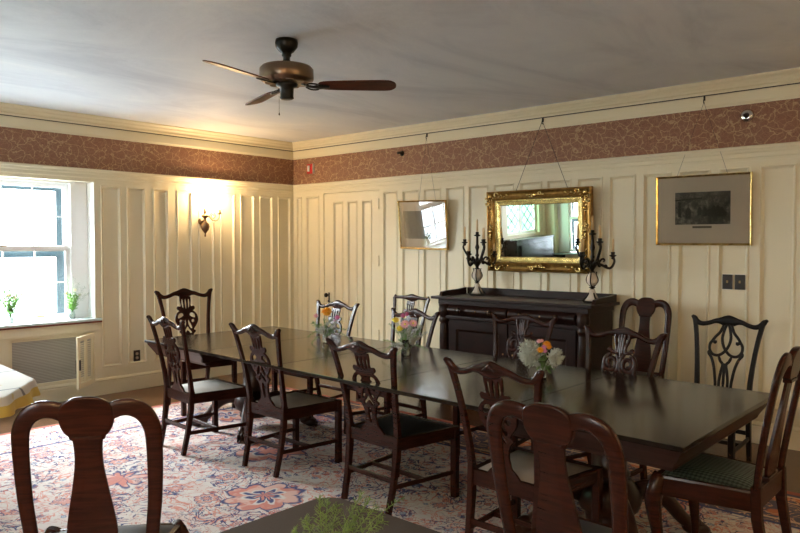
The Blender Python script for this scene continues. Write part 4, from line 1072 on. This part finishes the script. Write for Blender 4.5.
def sprig(base,tip,m,label,group,name='foliage_sprig',kind='needle',w=.03,n=26,thick=.001,droop=.0):
    b=Vector(base); e=Vector(tip); d=e-b; ln=d.length; bm=B()
    mid=b+d*.5+Vector((0,0,.12*ln)); pts=catmull([b,mid,e-Vector((0,0,droop))],12); pts=[p-b for p in pts]
    sweep(bm,pts,(thick*2.2,thick*2.2),(.3,.2,.9),5,2)
    for k in range(n):
        f=.46+.54*k/n if kind!='leafy' else .15+.85*k/n
        i=min(int(f*(len(pts)-1)),len(pts)-2); p=pts[i]; tg=(pts[i+1]-pts[i]).normalized()
        rnd=Vector((random.uniform(-1,1),random.uniform(-1,1),random.uniform(-1,1))); s=tg.cross(rnd).normalized()
        L=w*(1-.55*f)*random.uniform(.7,1.2); dirv=(s+tg*.7).normalized()
        if kind=='needle':
            q=p+dirv*L; cyl(bm,p,q,thick*.8,thick*.3,4)
            for j in range(3):
                q0=p+dirv*L*(.35+.2*j); rr=Vector((random.uniform(-1,1),random.uniform(-1,1),random.uniform(-1,1))).normalized(); cyl(bm,q0,q0+(dirv*.6+rr).normalized()*L*.4,thick*.6,thick*.25,3)
        elif kind=='lobed':
            for a_ in (-.6,0,.6):
                dd=(Matrix.Rotation(a_,3,tg.cross(s).normalized() if tg.cross(s).length>1e-3 else 'X')@dirv); ell(bm,p+dd*L*.55,(L*.5,L*.10,L*.05),6,rot=dd.to_track_quat('X','Z').to_matrix())
        else: ell(bm,p+dirv*L*.5,(L*.5,L*.24,L*.04),6,rot=dirv.to_track_quat('X','Z').to_matrix())
    return tag(link(name,bm,m,loc=b),label,'foliage',group)
TZt=TZ+.0008
rv=Vector((.7466,.6652,0)); fv=Vector((-.6652,.7466,0))
def bpos(c,a,f,z): return tuple(Vector((c[0],c[1],z))+rv*a+fv*f)
# bouquet 1: single orange bloom
c1=(-4.225,3.845); g='flowers of the orange bouquet'
vase(*c1,TZt,.028,.13,'slim glass vase under the single orange flower',group='glass vases on the long table')
vb=bpos(c1,0,0,TZt+.05)
pompom(vb,bpos(c1,.012,-.01,TZt+.245),.052,M['orange'],'big orange bloom on its own, in the bouquet nearest the window','flower',g,name='marigold')
pompom(vb,bpos(c1,-.075,0,TZt+.215),.026,M['pink'],'pale pink flower left of the single orange bloom','flower',g,n=24)
pompom(vb,bpos(c1,.095,.01,TZt+.20),.028,M['magenta'],'magenta flower right of the single orange bloom','flower',g,n=24)
pompom(vb,bpos(c1,.080,.02,TZt+.17),.020,M['magenta'],'lowest magenta flower of the bouquet nearest the window','flower',g,n=20)
for k in range(16):
    a=k*2.4; rr=random.uniform(.05,.12); z=random.uniform(.06,.19)
    sprig(vb,bpos(c1,rr*math.cos(a),rr*math.sin(a),TZt+z+.02),M['silver_leaf'] if k%2 else M['leaf'],'grey-green sprig around the single orange bloom','sprigs of the orange bouquet',kind='lobed' if k%2 else 'needle',w=.040,n=24,thick=.0013)
for (a,z,dr) in ((-.14,.10,.05),(.21,.07,.05),(.17,.13,.02),(-.12,.02,.03)):
    sprig(vb,bpos(c1,a,-.02,TZt+z),M['leaf'],'thin trailing green frond of the orange bouquet','fronds of the orange bouquet','fern_frond','needle',w=.028,n=34,thick=.0012,droop=dr)
# bouquet 2: pink and yellow
c2=(-3.27,3.735); g='flowers of the pink and yellow bouquet'
vase(*c2,TZt,.036,.125,'wide glass vase under the pink and yellow bouquet','straight',group='glass vases on the long table')
vb=bpos(c2,0,0,TZt+.05)
pompom(vb,bpos(c2,-.045,-.03,TZt+.20),.030,M['yellow'],'lower yellow flower of the pink and yellow bouquet','flower',g)
pompom(vb,bpos(c2,-.075,.01,TZt+.255),.030,M['yellow'],'upper yellow flower of the pink and yellow bouquet','flower',g)
daisy(vb,bpos(c2,-.008,-.05,TZt+.235),.034,M['pink'],'left pale pink daisy of the middle bouquet',(.5,-.8,.5),g)
daisy(vb,bpos(c2,.048,-.03,TZt+.240),.032,M['pink'],'right pale pink daisy of the middle bouquet',(.7,-.5,.6),g)
pompom(vb,bpos(c2,-.022,.03,TZt+.285),.024,M['magenta'],'magenta flower at the top left of the middle bouquet','flower',g,n=26)
pompom(vb,bpos(c2,.005,.04,TZt+.295),.022,M['magenta'],'magenta flower at the top centre of the middle bouquet','flower',g,n=26)
for k in range(20):
    a=k*2.4; rr=random.uniform(.05,.14); z=random.uniform(.08,.25)
    sprig(vb,bpos(c2,rr*math.cos(a)+.01,rr*math.sin(a)*.7,TZt+z),M['silver_leaf'] if k%3 else M['leaf'],'silvery grey sprig around the pink and yellow flowers','sprigs of the pink and yellow bouquet',kind='lobed' if k%3 else 'needle',w=.040,n=26,thick=.0013)
for (a,z,dr) in ((-.16,.12,.0),(-.12,.24,.0),(-.17,.08,.05),(.15,.08,.03),(-.07,.03,.02)):
    sprig(vb,bpos(c2,a,-.02,TZt+z),M['leaf'],'thin green frond of the pink and yellow bouquet','fronds of the pink and yellow bouquet','fern_frond','needle',w=.024,n=34,thick=.0012,droop=dr)
# bouquet 3: orange and lilac with dusty miller
c3=(-2.145,3.66); g='flowers of the orange and lilac bouquet'
vase(*c3,TZt,.032,.105,'clear pear-shaped glass vase under the orange and lilac bouquet',group='glass vases on the long table')
vb=bpos(c3,0,0,TZt+.04)
pompom(vb,bpos(c3,-.018,-.04,TZt+.170),.026,M['orange'],'lower left orange flower of the orange and lilac bouquet','flower',g,name='marigold')
pompom(vb,bpos(c3,.026,-.005,TZt+.200),.028,M['orange'],'upper right orange flower of the orange and lilac bouquet','flower',g,name='marigold')
pompom(vb,bpos(c3,.038,-.01,TZt+.185),.022,M['orange'],'small orange flower at the right of the orange and lilac bouquet','flower',g,name='marigold')
pompom(vb,bpos(c3,.004,-.03,TZt+.186),.021,M['purple'],'upper lilac flower between the orange ones','flower',g,n=26)
pompom(vb,bpos(c3,.010,-.035,TZt+.166),.018,M['purple'],'lower lilac flower between the orange ones','flower',g,n=26)
pompom(vb,bpos(c3,-.018,.0,TZt+.218),.019,M['pink'],'pink flower at the top left of the orange and lilac bouquet','flower',g,n=26)
pompom(vb,bpos(c3,.000,.01,TZt+.220),.016,M['pink'],'pink flower at the top centre of the orange and lilac bouquet','flower',g,n=26)
for (a,z) in ((-.10,.20),(-.085,.225),(-.10,.155),(-.08,.12),(-.055,.21),(-.06,.15),(-.105,.18),(-.05,.11),(.10,.150),(.11,.125),(.085,.105),(.07,.165),(-.115,.14),(-.07,.17),(-.03,.19),(-.09,.10)):
    sprig(vb,bpos(c3,a*1.12,random.uniform(-.03,.03),TZt+z),M['silver_leaf'],'silvery dusty miller sprig beside the orange and lilac flowers','dusty miller sprigs','dusty_miller',kind='lobed',w=.055,n=26,thick=.002)
for (a,z,dr) in ((-.03,.09,.03),(-.02,.13,.01),(.03,.10,.03),(.05,.06,.02),(.07,.09,.03),(.0,.12,.0),(.02,.13,0)):
    sprig(vb,bpos(c3,a,-.02,TZt+z),M['leaf'],'drooping green frond of the orange and lilac bouquet','fronds of the orange and lilac bouquet','fern_frond','needle',w=.024,n=30,thick=.0012,droop=dr)
# window sill vases
zs=.7905
v1=(-7.175,3.125); vase(*v1,zs,.026,.17,'slim bottle vase with white flowers at the right end of the sill','bottle','vases on the window sill')
vb=(v1[0],v1[1],zs+.07)
for k in range(9): sprig(vb,(v1[0]+random.uniform(-.03,.05),v1[1]+random.uniform(-.08,.08),zs+random.uniform(.20,.30)),M['bright_leaf'],'bright green leafy sprig in the right sill vase','sprigs in the right sill vase',kind='leafy',w=.055,n=16)
for k,(dy,z) in enumerate(((-.07,.26),(.02,.29),(.06,.24))):
    daisy(vb,(v1[0]+.03,v1[1]+dy,zs+z),.022,M['white_petal'],['left','middle','right'][k]+' pale daisy in the vase at the right end of the sill',(1,-.3,.4),'daisies in the right sill vase')
for (dy,z) in ((-.05,.40),(.01,.42),(.06,.36),(.12,.32),(.16,.25)):
    sprig(vb,(v1[0]+.02,v1[1]+dy,zs+z),M['silver_leaf'],'tall feathery grey sprig in the right sill vase','feathery sprigs in the right sill vase',kind='needle',w=.05,n=30)
v2=(-7.165,2.545); vase(*v2,zs,.028,.15,'slim glass vase of greenery at the left photo edge of the sill','bottle','vases on the window sill')
vb=(v2[0],v2[1],zs+.06)
for k in range(14): sprig(vb,(v2[0]+random.uniform(-.06,.06),v2[1]+random.uniform(-.11,.11),zs+random.uniform(.20,.36)),M['bright_leaf'] if k%2 else M['leaf'],'green leafy sprig in the left sill vase','sprigs in the left sill vase',kind='leafy',w=.065,n=16)
for k,(dy,z) in enumerate(((-.03,.27),(.03,.25))):
    daisy(vb,(v2[0]+.05,v2[1]+dy,zs+z),.024,M['white_petal'],['left','right'][k]+' pale flower in the greenery of the left sill vase',(1,-.2,.4),'pale flowers in the left sill vase')

# ---------------------------------------------------------------- foreground brown table with fern
ft=thing('side_table',(-.85,.93,RZ),0,'square table under a brown cloth at the bottom edge of the photo','table')
bm=B(); box(bm,-.76,.76,-.545,.545,.715,.738,.004); link('tabletop',bm,M['table_edge'],ft)
bm=B(); box(bm,-.70,.70,-.48,.48,.62,.714); link('apron',bm,M['table_edge'],ft)
for sx in (-1,1):
    for sy in (-1,1):
        bm=B(); lathe(bm,[(.018,0),(.022,.02),(.018,.05),(.030,.50),(.034,.60),(.034,.618)],14,cx=sx*.64,cy=sy*.42); link('leg',bm,M['table_edge'],ft,smooth=True)
def drape(name,w,h,drop,thick,mats,loc,label,wav=.012,nseg=60,corner=.06,scal=0,poly=None):
    bm=B()
    if poly is None:
        pts=[]
        cs=[(w/2-corner,h/2-corner,0),(-w/2+corner,h/2-corner,90),(-w/2+corner,-h/2+corner,180),(w/2-corner,-h/2+corner,270)]
        for cx_,cy_,a0 in cs:
            for k in range(7): a=R(a0+15*k); pts.append((cx_+corner*math.cos(a),cy_+corner*math.sin(a)))
        poly=pts
    P=[]; n=len(poly)
    for i in range(n):
        a=Vector(poly[i]); b=Vector(poly[(i+1)%n]); m=max(1,int((b-a).length/.025))
        for k in range(m): P.append(a+(b-a)*k/m)
    cx_=sum(p.x for p in P)/len(P); cy_=sum(p.y for p in P)/len(P); n=len(P)
    top=[bm.verts.new((p.x,p.y,0)) for p in P]; bm.faces.new(top)
    prev=top; 
    for lv,f in ((1,.12),(2,.45),(3,.85),(4,1.0)):
        ring=[]
        for i,p in enumerate(P):
            q=P[(i+1)%n]-P[i-1]; nn=Vector((q.y,-q.x)).normalized()
            off=.006+(wav*f*(1+math.sin(i*.55)+.5*math.sin(i*.23+1)))
            z=-drop*f
            if lv==4 and scal: z-=scal*abs(math.sin(i*PI/2+.3))
            ring.append(bm.verts.new((p.x+nn.x*off,p.y+nn.y*off,z)))
        for i in range(n):
            f_=bm.faces.new((prev[i],prev[(i+1)%n],ring[(i+1)%n],ring[i])); f_.smooth=True
            f_.material_index=1 if (lv>=4 and len(mats)>1) or (lv>=3 and len(mats)>2) else 0
        prev=ring
    return tag(link(name,bm,mats[:2],loc=loc),label,'tablecloth')
o=drape('tablecloth',1.56,1.13,.14,.002,[M['cloth_brown'],M['cloth_lace']],(-.85,.93,RZ+.741),'dark brown cloth with scalloped tan edge in the bottom foreground',wav=.004,corner=.07,scal=.012)
fvz=(-1.09,.985); zf=RZ+.742
vase(*fvz,zf,.030,.13,'small vase of asparagus fern on the brown cloth')
vb=(*fvz,zf+.05)
for i,(a,f,z) in enumerate(((-.085,.03,.205),(-.055,.02,.235),(-.02,.06,.275),(.0,.09,.255),(.03,.08,.245),(.10,.10,.27),(.125,.10,.255),(.145,.07,.245),(.165,.04,.225),(.03,.02,.20),(-.03,.0,.20),(.07,.03,.22))):
    sprig(vb,bpos(fvz,a*.75,f*.9,zf+z*.86),M['fern'],'feathery green asparagus fern sprig on the brown-clothed table','asparagus fern sprigs','asparagus_fern','needle',w=.030,n=55,thick=.0008)
sprig(vb,bpos(fvz,.17,.16,zf+.20),M['fern'],'lone curling fern sprig reaching right over the brown cloth','asparagus fern sprigs','asparagus_fern','needle',w=.018,n=34,thick=.0007)
pompom(vb,bpos(fvz,.01,.0,zf+.165),.010,M['white_petal'],'tiny cream bud among the asparagus fern','flower',n=16,name='flower_bud')

# ---------------------------------------------------------------- yellow-bordered cloth table by the window
yt=thing('side_table',(-5.0,.95,RZ),0,'table under a white and yellow cloth at the left edge, below the window','table')
poly=[(-4.33,1.66),(-5.95,1.80),(-6.1,.9),(-5.95,.05),(-4.2,-.05),(-3.80,.55),(-3.93,1.36)]
bm=B(); P0=[(x+5.0+ (.02 if x<-5 else -.02),y-.95+(-.02 if y>.9 else .02)) for x,y in poly]
top=[bm.verts.new((x,y,.737)) for x,y in P0]; bot=[bm.verts.new((x,y,.715)) for x,y in P0]; bm.faces.new(top); bm.faces.new(bot)
for i in range(len(P0)): j=(i+1)%len(P0); bm.faces.new((top[i],top[j],bot[j],bot[i]))
link('tabletop',bm,M['table_edge'],yt)
for sx,sy in ((-.75,.55),(-.75,-.6),(.72,.35),(.65,-.6)):
    bm=B(); lathe(bm,[(.02,0),(.026,.03),(.02,.06),(.035,.5),(.04,.714)],14,cx=sx,cy=sy); link('leg',bm,M['table_edge'],yt,smooth=True)
poly_l=[(x+5.0,y-.95) for x,y in poly]; 
# orient counter-clockwise
drape('tablecloth',0,0,.10,.002,[M['cloth_white'],M['cloth_yellow'],1],(-5.0,.95,RZ+.7405),'white cloth with a yellow border hanging over the table at the left edge',wav=.018,poly=poly_l,scal=.0)

# ---------------------------------------------------------------- seen in the mirror: piano and a chair
pn=thing('upright_piano',(LX+.32,-.25,.001),0,'black upright piano under the leaded window, seen in the mirror','piano')
bm=B(); box(bm,-.27,.0,-.72,.72,.0,1.16,.004); box(bm,.0,.26,-.72,.72,.60,.66,.004); box(bm,-.29,.02,-.74,.74,1.161,1.19,.008)
for y in (-.70,.66): box(bm,.0,.26,y,y+.04,0,.80,.006)
link('case',bm,M['piano'],pn)
bm=B(); box(bm,.08,.23,-.62,.62,.661,.685,.002); link('keyboard',bm,M['ivory'],pn)
bm=B(); box(bm,.01,.035,-.60,.60,.80,1.08,.004); link('music_desk',bm,M['piano'],pn)
pl(A,-5.80,-.72,90,.98,.54,'pierced-splat chair by the piano, seen only in the gilt mirror','chairs seen in the mirror','seat_tan',z=RZ)
# leafy plant on the far sill, seen in the mirror
fv3=(-6.3,FY-.05); vase(*fv3,.8005,.03,.16,'slim vase on the far sill seen only in the mirror','bottle')
for k in range(8): sprig((*fv3,.86),(fv3[0]+random.uniform(-.1,.1),fv3[1]+random.uniform(-.05,.05),.80+random.uniform(.25,.42)),M['bright_leaf'],'leafy sprig on the far sill seen only in the mirror','sprigs on the far sill',kind='leafy',w=.06,n=14)
